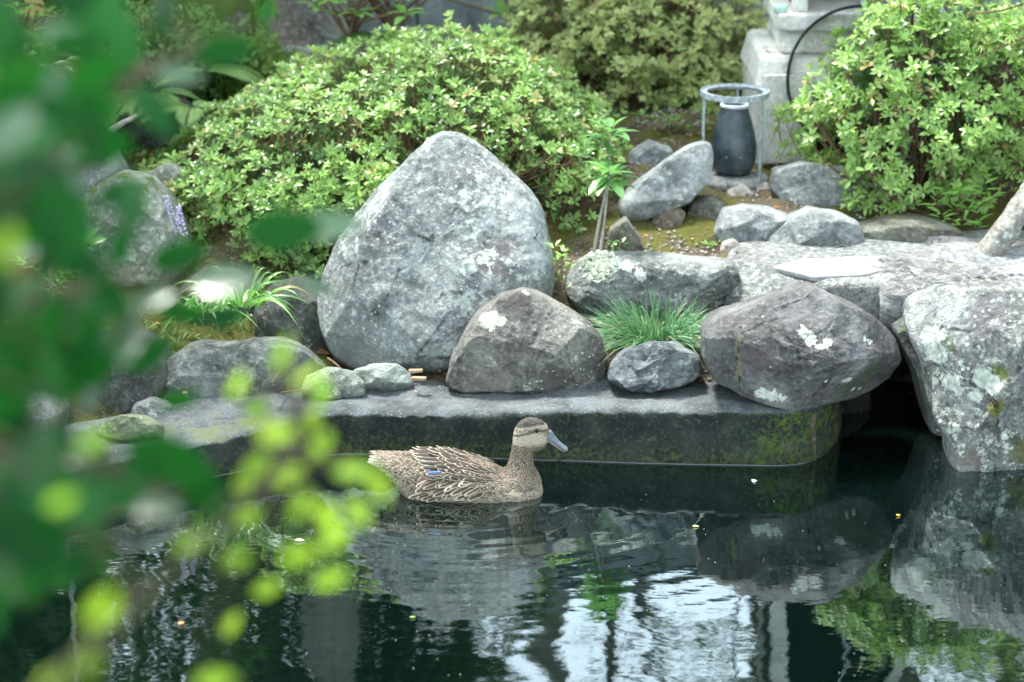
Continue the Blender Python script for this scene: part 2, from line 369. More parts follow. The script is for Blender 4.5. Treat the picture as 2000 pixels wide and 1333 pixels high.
prof = [(0, -3.), (0, -.3)] + [(0.004 * s, s) for s in np.linspace(0, .86, 16)] + [(.006, .92), (.012, .965), (.021, .99), (.034, 1.)] + [(q, 1.0 + .02 * math.sin(q * 40)) for q in np.linspace(.05, .3, 22)] + [(.34, .8), (.36, .3)]
V = np.zeros((len(P), len(prof), 3))
for j, (q, s) in enumerate(prof):
    V[:, j, 0] = P[:, 0] + Nb[:, 0] * q; V[:, j, 1] = P[:, 1] + Nb[:, 1] * q; V[:, j, 2] = H * s
Vf = V.reshape(-1, 3)
dn = fbm(Vf * 9, 21, 3) * .010 + fbm(Vf * 45, 22, 4, .6) * .006
Vf = Vf.copy(); nrm = np.tile(np.array([(0, 1.0) if s < .9 else (.7, .7) if s < 1 else (1., 0) for q, s in prof]), (len(P), 1))
Nf = np.repeat(Nb, len(prof), 0)
Vf[:, 2] += dn * nrm[:, 0]; Vf[:, :2] -= Nf * (dn * nrm[:, 1])[:, None]
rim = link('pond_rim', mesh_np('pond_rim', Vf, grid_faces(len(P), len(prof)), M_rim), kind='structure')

# water with the duck's ripples as real relief
DUCK = np.array([atZ(900, 980, 0)[0], 5.35])
def wave(x, y):
    dx = (x - DUCK[0]) / 1.25; dy = (y - (DUCK[1] - .02)); r = np.sqrt(dx * dx + dy * dy)
    rr_ = np.maximum(r - .09, 0)
    left = np.clip((DUCK[0] + .25 - x) * 2.0, .25, 1.0)
    h = .00075 * np.exp(-rr_ / .11) * np.sin(2 * math.pi * rr_ / .040) * left
    h += .00026 * np.exp(-rr_ / .40) * np.sin(2 * math.pi * rr_ / .062 + .8)
    p = np.stack([x.ravel(), y.ravel(), np.zeros(x.size)], 1)
    near = np.clip((5.22 - y) * 2.2, .06, 1) 
    h += near * .0023 * fbm(p * np.array([2.2, 3.4, 1]) , 31, 2).reshape(x.shape)
    h += near * .00038 * fbm(p * np.array([5, 11, 1]), 33, 3).reshape(x.shape)
    h += np.clip(np.exp(-r / .5), 0, 1) * .00010 * noise(p * np.array([14, 30, 1]), 35).reshape(x.shape)
    return h
wx = spaced([(-5, -1.8, .2), (-1.8, 1.8, .0065), (1.8, 5, .2)]); wy = spaced([(.6, 4.0, .1), (4.0, 5.75, .0055), (5.75, 6.4, .05)])
X, Yg = np.meshgrid(wx, wy, indexing='ij')
fade = np.clip((1.75 - np.abs(X)) * 6, 0, 1) * np.clip((Yg - 4.02) * 6, 0, 1) * np.clip((5.73 - Yg) * 8, 0, 1)
V = np.stack([X, Yg, wave(X, Yg) * fade], -1).reshape(-1, 3)
g = NG('pond_water'); p = g.pos()
mpv = g.n('ShaderNodeMapping', {'Vector': p, 'Scale': (1, 2.2, 1)}).outputs[0]
b = g.bump(g.noise(mpv, 28, 2, .4), .10, .0012)
wd = g.n('ShaderNodeBsdfPrincipled', {'Base Color': (.0005, .0024, .0019, 1), 'Roughness': .5, 'Specular IOR Level': 0.0})
wg = g.n('ShaderNodeBsdfGlossy', {'Color': (.80, .91, .93, 1), 'Roughness': .01, 'Normal': b})
fr = g.n('ShaderNodeFresnel', {'IOR': 1.45, 'Normal': b}); fac = g.math('MULTIPLY', fr, 2.3, clamp=True)
ms = g.n('ShaderNodeMixShader', {0: fac, 1: wd, 2: wg}); g.t.links.new(ms.outputs[0], g.out.inputs[0]); M_water = g.m
link('water', mesh_np('water', V, grid_faces(len(wx), len(wy)), M_water), kind='structure')
# the meniscus: water climbing a few millimetres up the rim
a = np.linspace(0, math.pi / 2, 6); prof = [(-.003 + .003 * math.sin(q), .0028 * (1 - math.cos(q))) for q in a]
i0 = np.searchsorted(P[:, 0], -1.25); i1 = np.argmin(np.abs(P[:, 0] - atZ(1618, 882, 0)[0])); Pm = P[i0:i1]; Nm = Nb[i0:i1]
jit = fbm(np.stack([Pm[:, 0] * 22, Pm[:, 1], Pm[:, 0] * 0], 1), 8, 3) * .0025
V = np.zeros((len(Pm), 6, 3))
for j, (q, z) in enumerate(prof):
    V[:, j, 0] = Pm[:, 0] + Nm[:, 0] * (q - .004 + jit * .8); V[:, j, 1] = Pm[:, 1] + Nm[:, 1] * (q - .004 + jit * .8); V[:, j, 2] = z + .0003
g = NG('wet_edge'); g.done((.02, .03, .03), .25, None, .6, **{'IOR': 1.45}); M_men = g.m
link('water_edge', mesh_np('water_edge', V.reshape(-1, 3), grid_faces(len(Pm), 6), M_men), kind='structure')

# ------------------------------------------------------------------ rocks
G1 = (.18, .215, .215)
def sp(hit, lst): return [(*hit(a, b), r) for a, b, r in lst]
def ln(hit, lst): return [(hit(a, b), hit(c_, d), w) for a, b, c_, d, w in lst]
mt_big = lambda hit: rock_mat('standing_stone', (.23, .26, .255), (.12, .135, .13), (.38, .42, .41), lich=.52, lscale=9, lcol=(.50, .56, .52), hue=(.17, .15, .17), huef=.5, speck=.6, cracks=.5, bump=1.1, stain=.6,
    spots=sp(hit, [(985, 395, .016), (1000, 425, .012), (930, 345, .010), (910, 405, .010), (1045, 505, .012), (880, 390, .009), (690, 612, .009), (925, 525, .012), (960, 375, .012)]),
    lregion=[(*hit(965, 400), .15), (*hit(905, 500), .12), (*hit(1020, 520), .10), (*hit(930, 590), .06), (*hit(880, 690), .05)],
    lines=ln(hit, [(985, 350, 960, 392, .0035), (960, 392, 944, 420, .003), (780, 528, 770, 555, .004), (770, 555, 757, 582, .003), (850, 590, 865, 575, .005), (865, 575, 900, 572, .006), (752, 588, 732, 628, .008), (668, 522, 715, 512, .005), (700, 520, 690, 560, .006), (880, 610, 850, 650, .005), (850, 650, 815, 692, .004), (818, 700, 880, 700, .009), (818, 462, 842, 470, .004), (842, 470, 845, 462, .004), (1060, 440, 1045, 465, .003), (722, 470, 718, 492, .003)]),  # cracks; the lowest line paints the shade of the undercut
    patches=[(*hit(960, 500), .085, (.10, .085, .09), .8), (*hit(690, 545), .05, (.07, .08, .075), .6), (*hit(1060, 560), .06, (.09, .10, .085), .6), (*hit(700, 690), .12, (.16, .17, .16), .6), (*hit(740, 605), .035, (.06, .065, .06), .6)])
big = rock('tall grey-green standing boulder with white lichen on its right shoulder, behind the duck', [(800, 318), (845, 273), (880, 263), (915, 270), (952, 300), (1000, 345), (1050, 395), (1070, 440), (1080, 510), (1078, 580), (1062, 640), (1010, 705), (850, 735), (700, 730), (655, 703), (628, 655), (616, 600), (622, 555), (650, 488), (690, 430), (740, 368)],
     5.93, .46, .17, mt_big, 4, (300, 140), .012, 7, .50, freq=7, name='standing_boulder', base_z=.12, fdepth=(.80, .97))
mt_pt = lambda hit: rock_mat('pointed_stone', (.15, .145, .13), (.06, .06, .055), (.25, .25, .22), lich=.32, lscale=9, lcol=(.5, .53, .45), huef=.2, speck=.5, stain=.7, cracks=.3,
    spots=sp(hit, [(955, 622, .026), (980, 627, .014), (965, 640, .012), (1030, 570, .009)]), lregion=[(*hit(1110, 630), .07), (*hit(1040, 650), .05), (*hit(950, 700), .06)], lines=ln(hit, [(905, 650, 900, 700, .003), (900, 700, 890, 720, .003), (1075, 640, 1078, 700, .002)]), patches=[(*hit(1010, 600), .05, (.045, .042, .038), .7), (*hit(1080, 745), .06, (.06, .06, .055), .7), (*hit(960, 745), .06, (.17, .16, .14), .5)])
rock('pointed brown-grey boulder with one bright white lichen patch, right of the tall boulder', [(980, 573), (1022, 561), (1050, 570), (1100, 598), (1150, 630), (1175, 663), (1184, 700), (1178, 745), (1150, 762), (1000, 768), (900, 766), (868, 750), (880, 700), (905, 650), (932, 608)],
     5.78, .22, .13, mt_pt, 11, (240, 110), .010, 5, .58, freq=8, base_z=.12)
mt_bd = lambda hit: rock_mat('purple_stone', (.112, .113, .110), (.045, .044, .044), (.22, .225, .225), lich=.04, lscale=11, lcol=(.60, .64, .58), hue=(.115, .10, .098), huef=.5, speck=.35, stain=.4, cracks=.3, moss=.0,
    spots=sp(hit, [(1572, 652, .018), (1585, 665, .012), (1612, 672, .019), (1565, 640, .008), (1655, 744, .012), (1662, 762, .012), (1678, 758, .007), (1490, 770, .016), (1510, 775, .016), (1528, 774, .009), (1690, 665, .008), (1700, 672, .008), (1615, 745, .006), (1505, 715, .004), (1480, 772, .012)]),
    vein=(*hit(1441, 700), .006, .07), lregion=[(*hit(1650, 640), .09), (*hit(1600, 600), .06)], lines=ln(hit, [(1446, 640, 1440, 690, .003), (1440, 690, 1447, 765, .003), (1560, 700, 1600, 715, .005), (1600, 715, 1625, 735, .007), (1625, 735, 1590, 772, .006), (1500, 628, 1540, 622, .004), (1530, 600, 1580, 580, .003), (1450, 650, 1500, 628, .003), (1535, 655, 1560, 690, .004)]),  # seams and creases; the lower right run paints the shade of an overhang
    patches=[(*hit(1680, 745), .08, (.07, .085, .05), .7), (*hit(1480, 700), .06, (.10, .075, .08), .6), (*hit(1400, 680), .05, (.17, .17, .17), .6), (*hit(1550, 610), .05, (.17, .17, .18), .6)])
rock('big purplish-grey boulder with white lichen spots, overhanging the right end of the rim', [(1373, 640), (1398, 618), (1470, 598), (1538, 560), (1580, 552), (1612, 572), (1680, 608), (1740, 648), (1762, 688), (1767, 722), (1742, 755), (1690, 778), (1610, 787), (1555, 791), (1480, 783), (1450, 768), (1395, 742), (1372, 700)],
     5.61, .12, .19, mt_bd, 23, (300, 140), .018, 16, .52, freq=6.5, fdepth=(.66, .92), ridged=.9)
rock('small bluish wrinkled rock sitting on the rim in front of the grass tuft', [(1190, 742), (1196, 714), (1216, 686), (1270, 670), (1322, 674), (1360, 694), (1371, 722), (1352, 748), (1290, 764), (1215, 762)],
     5.69, .25, .085, rock_mat('wrinkled_stone', (.14, .17, .18), (.05, .062, .07), (.27, .31, .30), lich=.05, stain=.6, strata=.6, cracks=.5, bump=1.4), 31, (200, 100), .013, 5, .6, freq=13, ridged=1.4, name='wrinkled_rock')
mt_li = lambda hit: rock_mat('lichen_stone', (.20, .22, .21), (.09, .10, .095), (.32, .35, .33), lich=.42, lscale=10, lcol=(.62, .66, .60), speck=.6, stain=.5, huef=.3, moss=.05, spots=sp(hit, [(1225, 520, .02), (1200, 512, .014), (1400, 600, .02), (1420, 605, .02), (1250, 535, .02)]))
lrock = rock('long pale low rock behind the grass tuft, with a ruffled white lichen rosette', [(1104, 565), (1108, 542), (1130, 508), (1172, 491), (1230, 489), (1290, 497), (1350, 503), (1430, 508), (1452, 560), (1435, 612), (1370, 630), (1200, 625), (1128, 615)],
     6.06, .2, .14, mt_li, 41, (220, 100), .014, 5, .5, freq=7, name='low_rock')
# the stone bridge over the inlet and the stones beside it
rock('flat concrete and gravel footbridge slab over the dark inlet', [(1412, 600), (1416, 520), (1440, 503), (1620, 493), (1800, 490), (1960, 492), (2150, 500), (2150, 590), (1900, 600), (1740, 600), (1560, 605)],
     6, 0, .075, rock_mat('bridge_concrete', (.27, .29, .28), (.16, .17, .16), (.38, .40, .38), lich=.18, lscale=24, speck=.9, stain=.4, bump=1.5, cracks=.1), 51, (260, 70), .007, 1, .22, plan_z=.290, freq=9, cat='slab', name='bridge_slab')
rock('smooth white flat paving stone bedded in the footbridge', [(1508, 526), (1560, 512), (1660, 507), (1740, 506), (1764, 513), (1750, 527), (1690, 541), (1590, 546)],
     6, 0, .010, rock_mat('white_stone', (.27, .28, .275), (.18, .19, .185), (.33, .34, .335), speck=.4, stain=.4, huef=.1, cracks=.1, bump=.4), 53, (120, 40), .003, 0, .25, plan_z=.3605, cat='paving stone', name='paving_stone')
mt_led = rock_mat('ledge_stone', (.27, .28, .28), (.10, .10, .10), (.42, .44, .44), lich=.2, lscale=10, stain=.6, strata=.9, cracks=.4, bump=1.2, moss=.05, hue=(.17, .17, .155))
rock('wide flat layered grey rock topping the right bank', [(1682, 580), (1720, 545), (1800, 520), (1900, 508), (2180, 500), (2180, 640), (1990, 625), (1850, 612), (1740, 610)],
     6, 0, .085, mt_led, 57, (300, 110), .026, 3, .34, plan_z=.295, freq=6, ridged=1.2, name='layered_rock')
rock('low whitish-spotted rock at the right edge, behind the layered rock', [(1770, 503), (1774, 478), (1800, 457), (1850, 459), (1930, 464), (2000, 468), (2130, 476), (2130, 530), (1900, 520)],
     6.28, .2, .12, rock_mat('spotted_stone', (.17, .165, .17), (.08, .075, .08), (.26, .27, .27), lich=.5, lscale=7, lcol=(.62, .64, .60), stain=.4), 61, (180, 70), .010, 4, .5, name='spotted_rock')
mt_rr = lambda hit: rock_mat('waterside_stone', (.21, .22, .21), (.08, .085, .08), (.33, .35, .34), lich=.85, lscale=6.5, lcol=(.60, .66, .58), hue=(.16, .16, .145), huef=.5, speck=.6, stain=.6, cracks=.35, moss=.08, mcol=(.11, .13, .01),
    spots=sp(hit, [(1830, 690, .03), (1820, 650, .022), (1940, 750, .03), (1915, 740, .022), (1868, 838, .013), (1905, 770, .02)]), lines=ln(hit, [(1900, 750, 1945, 790, .008), (1945, 790, 1950, 850, .005), (1950, 850, 1945, 930, .004), (1815, 750, 1850, 790, .007), (1850, 790, 1852, 840, .008), (1840, 640, 1900, 650, .005), (1900, 650, 1990, 630, .005), (1990, 720, 1960, 760, .006)]), patches=[(*hit(1950, 800), .03, (.15, .16, .01), .8), (*hit(1950, 730), .03, (.10, .14, .02), .8), (*hit(1850, 670), .025, (.08, .13, .03), .7), (*hit(1990, 880), .05, (.12, .12, .02), .6), (*hit(1890, 900), .05, (.16, .14, .12), .7), (*hit(1930, 620), .07, (.15, .13, .15), .6)])
rock('tall pale lichen-crusted rock standing in the water at the right edge', [(1775, 596), (1840, 572), (1900, 562), (2000, 560), (2140, 560), (2160, 800), (2150, 970), (2000, 962), (1930, 952), (1880, 938), (1852, 905), (1848, 852), (1836, 835), (1812, 782), (1800, 705), (1778, 652)],
     5.56, .06, .20, mt_rr, 67, (320, 150), .024, 9, .45, freq=5.5, ridged=.9, name='waterside_rock', fdepth=(.6, .92))
rock('dark mossy rock tucked behind the waterside rock above the black inlet', [(1740, 640), (1800, 610), (1860, 700), (1860, 830), (1836, 848), (1812, 838), (1800, 790), (1770, 700)], 5.75, .1, .12, rock_mat('inlet_stone', (.10, .11, .10), (.04, .045, .04), (.16, .17, .16), lich=.2, moss=.3), 71, (150, 70), .014, 4, .55)
M_inlet_shade = rock_mat('inlet_shade_stone', (.022, .026, .024), (.010, .012, .011), (.035, .04, .036), moss=.2, lich=.05)  # stone colour darkened to stand in for the shadow inside the inlet
rock('stone coloured dark for shade at the back of the inlet under the footbridge', [(1590, 730), (1700, 690), (1900, 700), (1910, 860), (1760, 880), (1590, 860)], 6.25, 0, .1, M_inlet_shade, 73, (120, 50), .02, 6, .5, base_z=-.05, name='inlet_stone')
rock('stone coloured dark for shade, forming the left cheek of the inlet', [(1560, 770), (1640, 730), (1700, 760), (1690, 850), (1600, 880), (1560, 850)], 5.98, .0, .1, M_inlet_shade, 74, (120, 50), .02, 6, .5, name='inlet_stone')
# rocks of the raised bed behind the bridge
mg = rock_mat('garden_stone_grey', (.24, .27, .27), (.12, .13, .13), (.38, .41, .40), lich=.3, stain=.4, lscale=9, lcol=(.6, .64, .58))
mm = rock_mat('garden_stone_moss', (.17, .17, .13), (.08, .08, .06), (.27, .28, .23), lich=.2, stain=.5, moss=.33, mcol=(.15, .15, .02))
mb = rock_mat('garden_stone_brown', (.20, .16, .12), (.10, .08, .06), (.29, .25, .20), lich=.1, stain=.4, moss=.1)
mp = rock_mat('garden_stone_pale', (.42, .40, .36), (.28, .25, .22), (.52, .5, .46), stain=.2, huef=.1)
S = lambda lab, out, Y, m, seed, th=.1, lean=.15, nm='garden_rock', res=(110, 50), **k: rock(lab, out, Y, lean, th, m, seed, res, k.pop('amp', .010), k.pop('facets', 6), k.pop('boxy', .55), name=nm, **k)
S('long grey rock tilted up to the right, leaning beside the dark vase', [(1205, 402), (1212, 385), (1240, 358), (1300, 310), (1348, 281), (1385, 272), (1394, 298), (1389, 350), (1345, 398), (1290, 418), (1240, 434), (1212, 428)], 6.5, mg, 81, .12, .2, res=(180, 80), boxy=.5)
S('pale round rock half hidden behind the tilted long rock', [(1218, 345), (1232, 295), (1268, 273), (1312, 288), (1330, 340), (1300, 390), (1235, 385)], 6.85, mg, 82, .1)
S('small brown wedge-shaped rock under the tilted long rock', [(1262, 455), (1285, 412), (1318, 399), (1336, 415), (1322, 450), (1295, 475)], 6.46, mb, 83, .06)
S('mossy rock with white spots below the vase', [(1328, 440), (1350, 396), (1388, 383), (1412, 398), (1418, 440), (1390, 468), (1345, 462)], 6.5, mm, 84, .09)
S('grey bouldery rock in the middle of the raised bed', [(1393, 450), (1412, 408), (1450, 401), (1502, 404), (1548, 422), (1545, 455), (1500, 488), (1440, 496), (1400, 485)], 6.36, mg, 85, .1)
S('pale peaked rock right behind the footbridge', [(1484, 500), (1498, 460), (1538, 424), (1580, 406), (1632, 411), (1672, 430), (1694, 480), (1690, 510), (1495, 512)], 6.31, mg, 86, .12, res=(160, 70))
S('low mossy brown rock between the footbridge and the light green plant', [(1660, 500), (1678, 440), (1735, 424), (1800, 424), (1860, 438), (1900, 470), (1890, 505), (1690, 505)], 6.36, mm, 87, .14)
S('broad grey rock with a white top under the right azalea', [(1500, 368), (1508, 330), (1560, 314), (1640, 322), (1700, 326), (1742, 348), (1738, 385), (1712, 418), (1672, 430), (1600, 412), (1520, 396)], 6.62, mg, 88, .14, res=(170, 80))
S('dark mossy rock left of the raised bed, under the thin-stemmed plant', [(1180, 505), (1192, 445), (1222, 424), (1246, 455), (1262, 498), (1230, 512)], 6.32, mm, 89, .09)
S('small pale stone on the moss, left of the peaked rock', [(1404, 500), (1412, 476), (1432, 468), (1448, 482), (1446, 502), (1420, 508)], 6.27, mp, 90, .03, res=(60, 30), nm='garden_stone')
S('pale beige stone directly below the vase', [(1416, 395), (1422, 372), (1452, 362), (1468, 378), (1460, 396), (1430, 402)], 6.62, mp, 91, .035, res=(60, 30), nm='garden_stone')
S('small pinkish stone right below the iron stand', [(1470, 384), (1476, 364), (1498, 356), (1506, 372), (1494, 388)], 6.66, mp, 92, .03, res=(60, 30), nm='garden_stone')
S('tiny pink pebble between the vase and the grey bouldery rock', [(1433, 403), (1440, 391), (1449, 396), (1446, 406)], 6.5, mp, 93, .01, res=(40, 20), nm='pebble')
# left bank
ml = rock_mat('bank_stone_left', (.20, .22, .21), (.09, .10, .095), (.32, .34, .32), lich=.4, stain=.5, moss=.12)
mlm = rock_mat('bank_stone_lichen', (.20, .23, .19), (.10, .115, .09), (.33, .37, .31), lich=.6, lscale=7, lcol=(.45, .52, .42), stain=.4, moss=.33)
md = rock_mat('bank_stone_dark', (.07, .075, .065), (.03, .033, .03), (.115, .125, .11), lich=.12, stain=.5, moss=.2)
S('smooth bluish rounded rock at the upper left, behind the dark leaves', [(105, 350), (128, 303), (178, 282), (222, 294), (245, 330), (250, 385), (185, 415), (112, 405)], 6.6, ml, 101, .13)
S('large mossy lichen-covered rock beside the purple flower spike', [(105, 490), (150, 400), (235, 335), (292, 348), (338, 398), (362, 450), (378, 510), (345, 560), (160, 560), (110, 530)], 6.3, mlm, 102, .18, res=(200, 90), amp=.016)
S('small white and mossy rock at the left foot of the large azalea', [(285, 375), (292, 335), (330, 318), (362, 332), (372, 372), (330, 385)], 6.55, mlm, 103, .08)
S('cracked dark grey rock below the strappy-leaved grass', [(325, 790), (326, 700), (370, 668), (430, 676), (500, 660), (560, 668), (602, 690), (640, 728), (640, 780), (480, 800)], 5.86, rock_mat('cracked_stone', (.16, .175, .17), (.06, .07, .065), (.26, .28, .26), lich=.3, stain=.6, cracks=.8, moss=.08), 104, .14, res=(200, 90), amp=.018, facets=8)
S('low pale flat stone lying at the foot of the tall boulder', [(680, 750), (692, 732), (735, 719), (782, 721), (806, 738), (812, 758), (770, 768), (700, 768)], 5.78, rock_mat('flat_pale_stone', (.27, .32, .28), (.17, .2, .17), (.36, .4, .37), lich=.1, stain=.2, moss=.1), 105, .07, .7)
S('low green-tinged rock left of the flat pale stone', [(590, 770), (600, 738), (640, 722), (690, 728), (712, 750), (712, 775), (640, 785)], 5.74, mlm, 106, .07, .5)
S('rounded mossy stone on the left rim above the water', [(190, 850), (205, 828), (245, 812), (290, 814), (315, 832), (318, 856), (250, 866)], 5.50, rock_mat('mossy_rim_stone', (.18, .22, .13), (.09, .11, .06), (.27, .31, .2), moss=.3, stain=.3), 107, .08, .4)
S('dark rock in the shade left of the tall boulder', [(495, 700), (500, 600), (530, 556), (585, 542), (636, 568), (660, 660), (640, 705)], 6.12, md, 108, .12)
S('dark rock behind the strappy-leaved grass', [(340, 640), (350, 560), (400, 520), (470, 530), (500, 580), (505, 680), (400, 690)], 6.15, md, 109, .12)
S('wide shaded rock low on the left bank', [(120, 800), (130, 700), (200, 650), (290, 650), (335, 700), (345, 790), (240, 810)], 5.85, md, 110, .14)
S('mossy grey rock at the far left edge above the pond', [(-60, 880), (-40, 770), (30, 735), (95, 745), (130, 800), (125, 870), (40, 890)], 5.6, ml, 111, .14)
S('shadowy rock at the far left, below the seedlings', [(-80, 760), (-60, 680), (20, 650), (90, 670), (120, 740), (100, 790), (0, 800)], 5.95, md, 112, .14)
S('small grey stone between the left rocks and the mossy rim stone', [(255, 815), (262, 790), (300, 778), (335, 790), (340, 815), (300, 825)], 5.68, ml, 113, .05, res=(60, 30))

# ------------------------------------------------------------------ leaves, blades and plants
def leaf_tmpl(W=.36, fold=.18, curl=.25, rows=((.0, .0), (.3, .8), (.65, 1.0), (1., 0.)), stalk=0.0):
    """unit-length leaf along +x, normal +z; (t, half width share) rows"""
    V = [(0, 0, 0)]
    cz = lambda t: -curl * t * t
    mids = rows[1:-1]
    for t, w in mids:
        V += [(t, w * W / 2, cz(t) + fold * w * W / 2), (t, 0, cz(t)), (t, -w * W / 2, cz(t) + fold * w * W / 2)]
    V.append((1, 0, cz(1))); V = np.array(V); n = len(mids); e = len(V) - 1
    tri = [(0, 2, 1), (0, 3, 2)]; quad = []
    for k in range(n - 1):
        a = 1 + 3 * k; quad += [(a, a + 1, a + 4, a + 3), (a + 1, a + 2, a + 5, a + 4)]
    a = 1 + 3 * (n - 1); tri += [(a, a + 1, e), (a + 1, a + 2, e)]
    return V, np.array(tri), np.array(quad).reshape(-1, 4)
def unit(v): return v / (np.linalg.norm(v, axis=-1, keepdims=True) + 1e-12)
def place(tm, base, along, normal, size, tint=None, wid=None):
    V0, T, Q = tm; N = len(base)
    along = unit(along); side = unit(np.cross(normal, along)); normal = np.cross(along, side)
    size = np.broadcast_to(size, (N,)); wid = size if wid is None else np.broadcast_to(wid, (N,))
    V = base[:, None] + along[:, None] * (V0[None, :, :1] * size[:, None, None]) + side[:, None] * (V0[None, :, 1:2] * wid[:, None, None]) + normal[:, None] * (V0[None, :, 2:] * size[:, None, None])
    n = len(V0); off = (np.arange(N) * n)[:, None, None]
    F = [(T[None] + off).reshape(-1, 3), (Q[None] + off).reshape(-1, 4)]
    t = None if tint is None else np.repeat(tint, n, 0)
    return V.reshape(-1, 3), F, t
def cat_geo(lst):
    Vs, Ts, Qs, ts, k = [], [], [], [], 0
    for V, F, t in lst:
        Vs.append(V); ts.append(t if t is not None else np.zeros((len(V), 3)))
        for f in (F if isinstance(F, list) else [F]):
            (Ts if f.shape[1] == 3 else Qs).append(f + k)
        k += len(V)
    F = []
    if Ts: F.append(np.concatenate(Ts))
    if Qs: F.append(np.concatenate(Qs))
    return np.concatenate(Vs), F, np.concatenate(ts)
def leaf_mat(name, dark, light, rough=.38, trans=.35, spec=.45, extra=None, tcol=None):
    """tint.r chooses between the two leaf colours, tint.g turns a leaf yellow or brown"""
    g = NG(name); a = g.n('ShaderNodeAttribute', attribute_name='tint'); s = g.n('ShaderNodeSeparateColor', {0: a.outputs[0]})
    c = g.mix(s.outputs[0], dark, light)
    if extra: c = g.mix(s.outputs[1], c, extra)
    c = g.mix(g.ss(g.noise(g.pos(), 60, 3), .3, .7, 0, .3), c, tuple(k * .6 for k in dark))
    p = g.n('ShaderNodeBsdfPrincipled', {'Base Color': c, 'Roughness': rough, 'Specular IOR Level': spec})
    tc = g.mix(.5, c, tcol or tuple(min(1, k * 2.2) for k in light), 'MIX')
    t = g.n('ShaderNodeBsdfTranslucent', {'Color': tc})
    m = g.n('ShaderNodeMixShader', {0: trans, 1: p, 2: t}); g.t.links.new(m.outputs[0], g.out.inputs[0]); return g.m
M_bark = simple('bark_twig', (.12, .075, .05), .9, scale=60)
M_barkgrey = simple('bark_grey', (.25, .24, .21), .9, scale=40, bump=.8)
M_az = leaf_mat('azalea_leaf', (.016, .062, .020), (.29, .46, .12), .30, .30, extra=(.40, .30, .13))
M_az2 = leaf_mat('azalea_leaf_far', (.11, .17, .045), (.50, .57, .22), .4, .34, extra=(.40, .34, .16))
LT = leaf_tmpl(.38, .2, .22)

def rosettes(pos, ax, size, tint, nl=6, tm=LT, jit=.35, spread=(.55, 1.25), r=rng):
    out = []
    N = len(pos); ax = unit(ax); ref = unit(r.normal(size=(N, 3))); A = unit(np.cross(ax, ref)); B = np.cross(ax, A)
    for k in range(nl):
        az = 2 * math.pi * k / nl + r.normal(0, .3, N) ; th = r.uniform(*spread, N)
        rad = A * np.cos(az)[:, None] + B * np.sin(az)[:, None]
        al = ax * np.cos(th)[:, None] + rad * np.sin(th)[:, None]; nm = ax * np.sin(th)[:, None] - rad * np.cos(th)[:, None] + r.normal(0, .15, (N, 3))
        tt = tint.copy(); tt[:, 0] = np.clip(tt[:, 0] + r.normal(0, .14, N), 0, 1)
        out.append(place(tm, pos + rad * (size * .04)[:, None], al, nm, size * r.uniform(.75, 1.15, N), tt))
    return cat_geo(out)

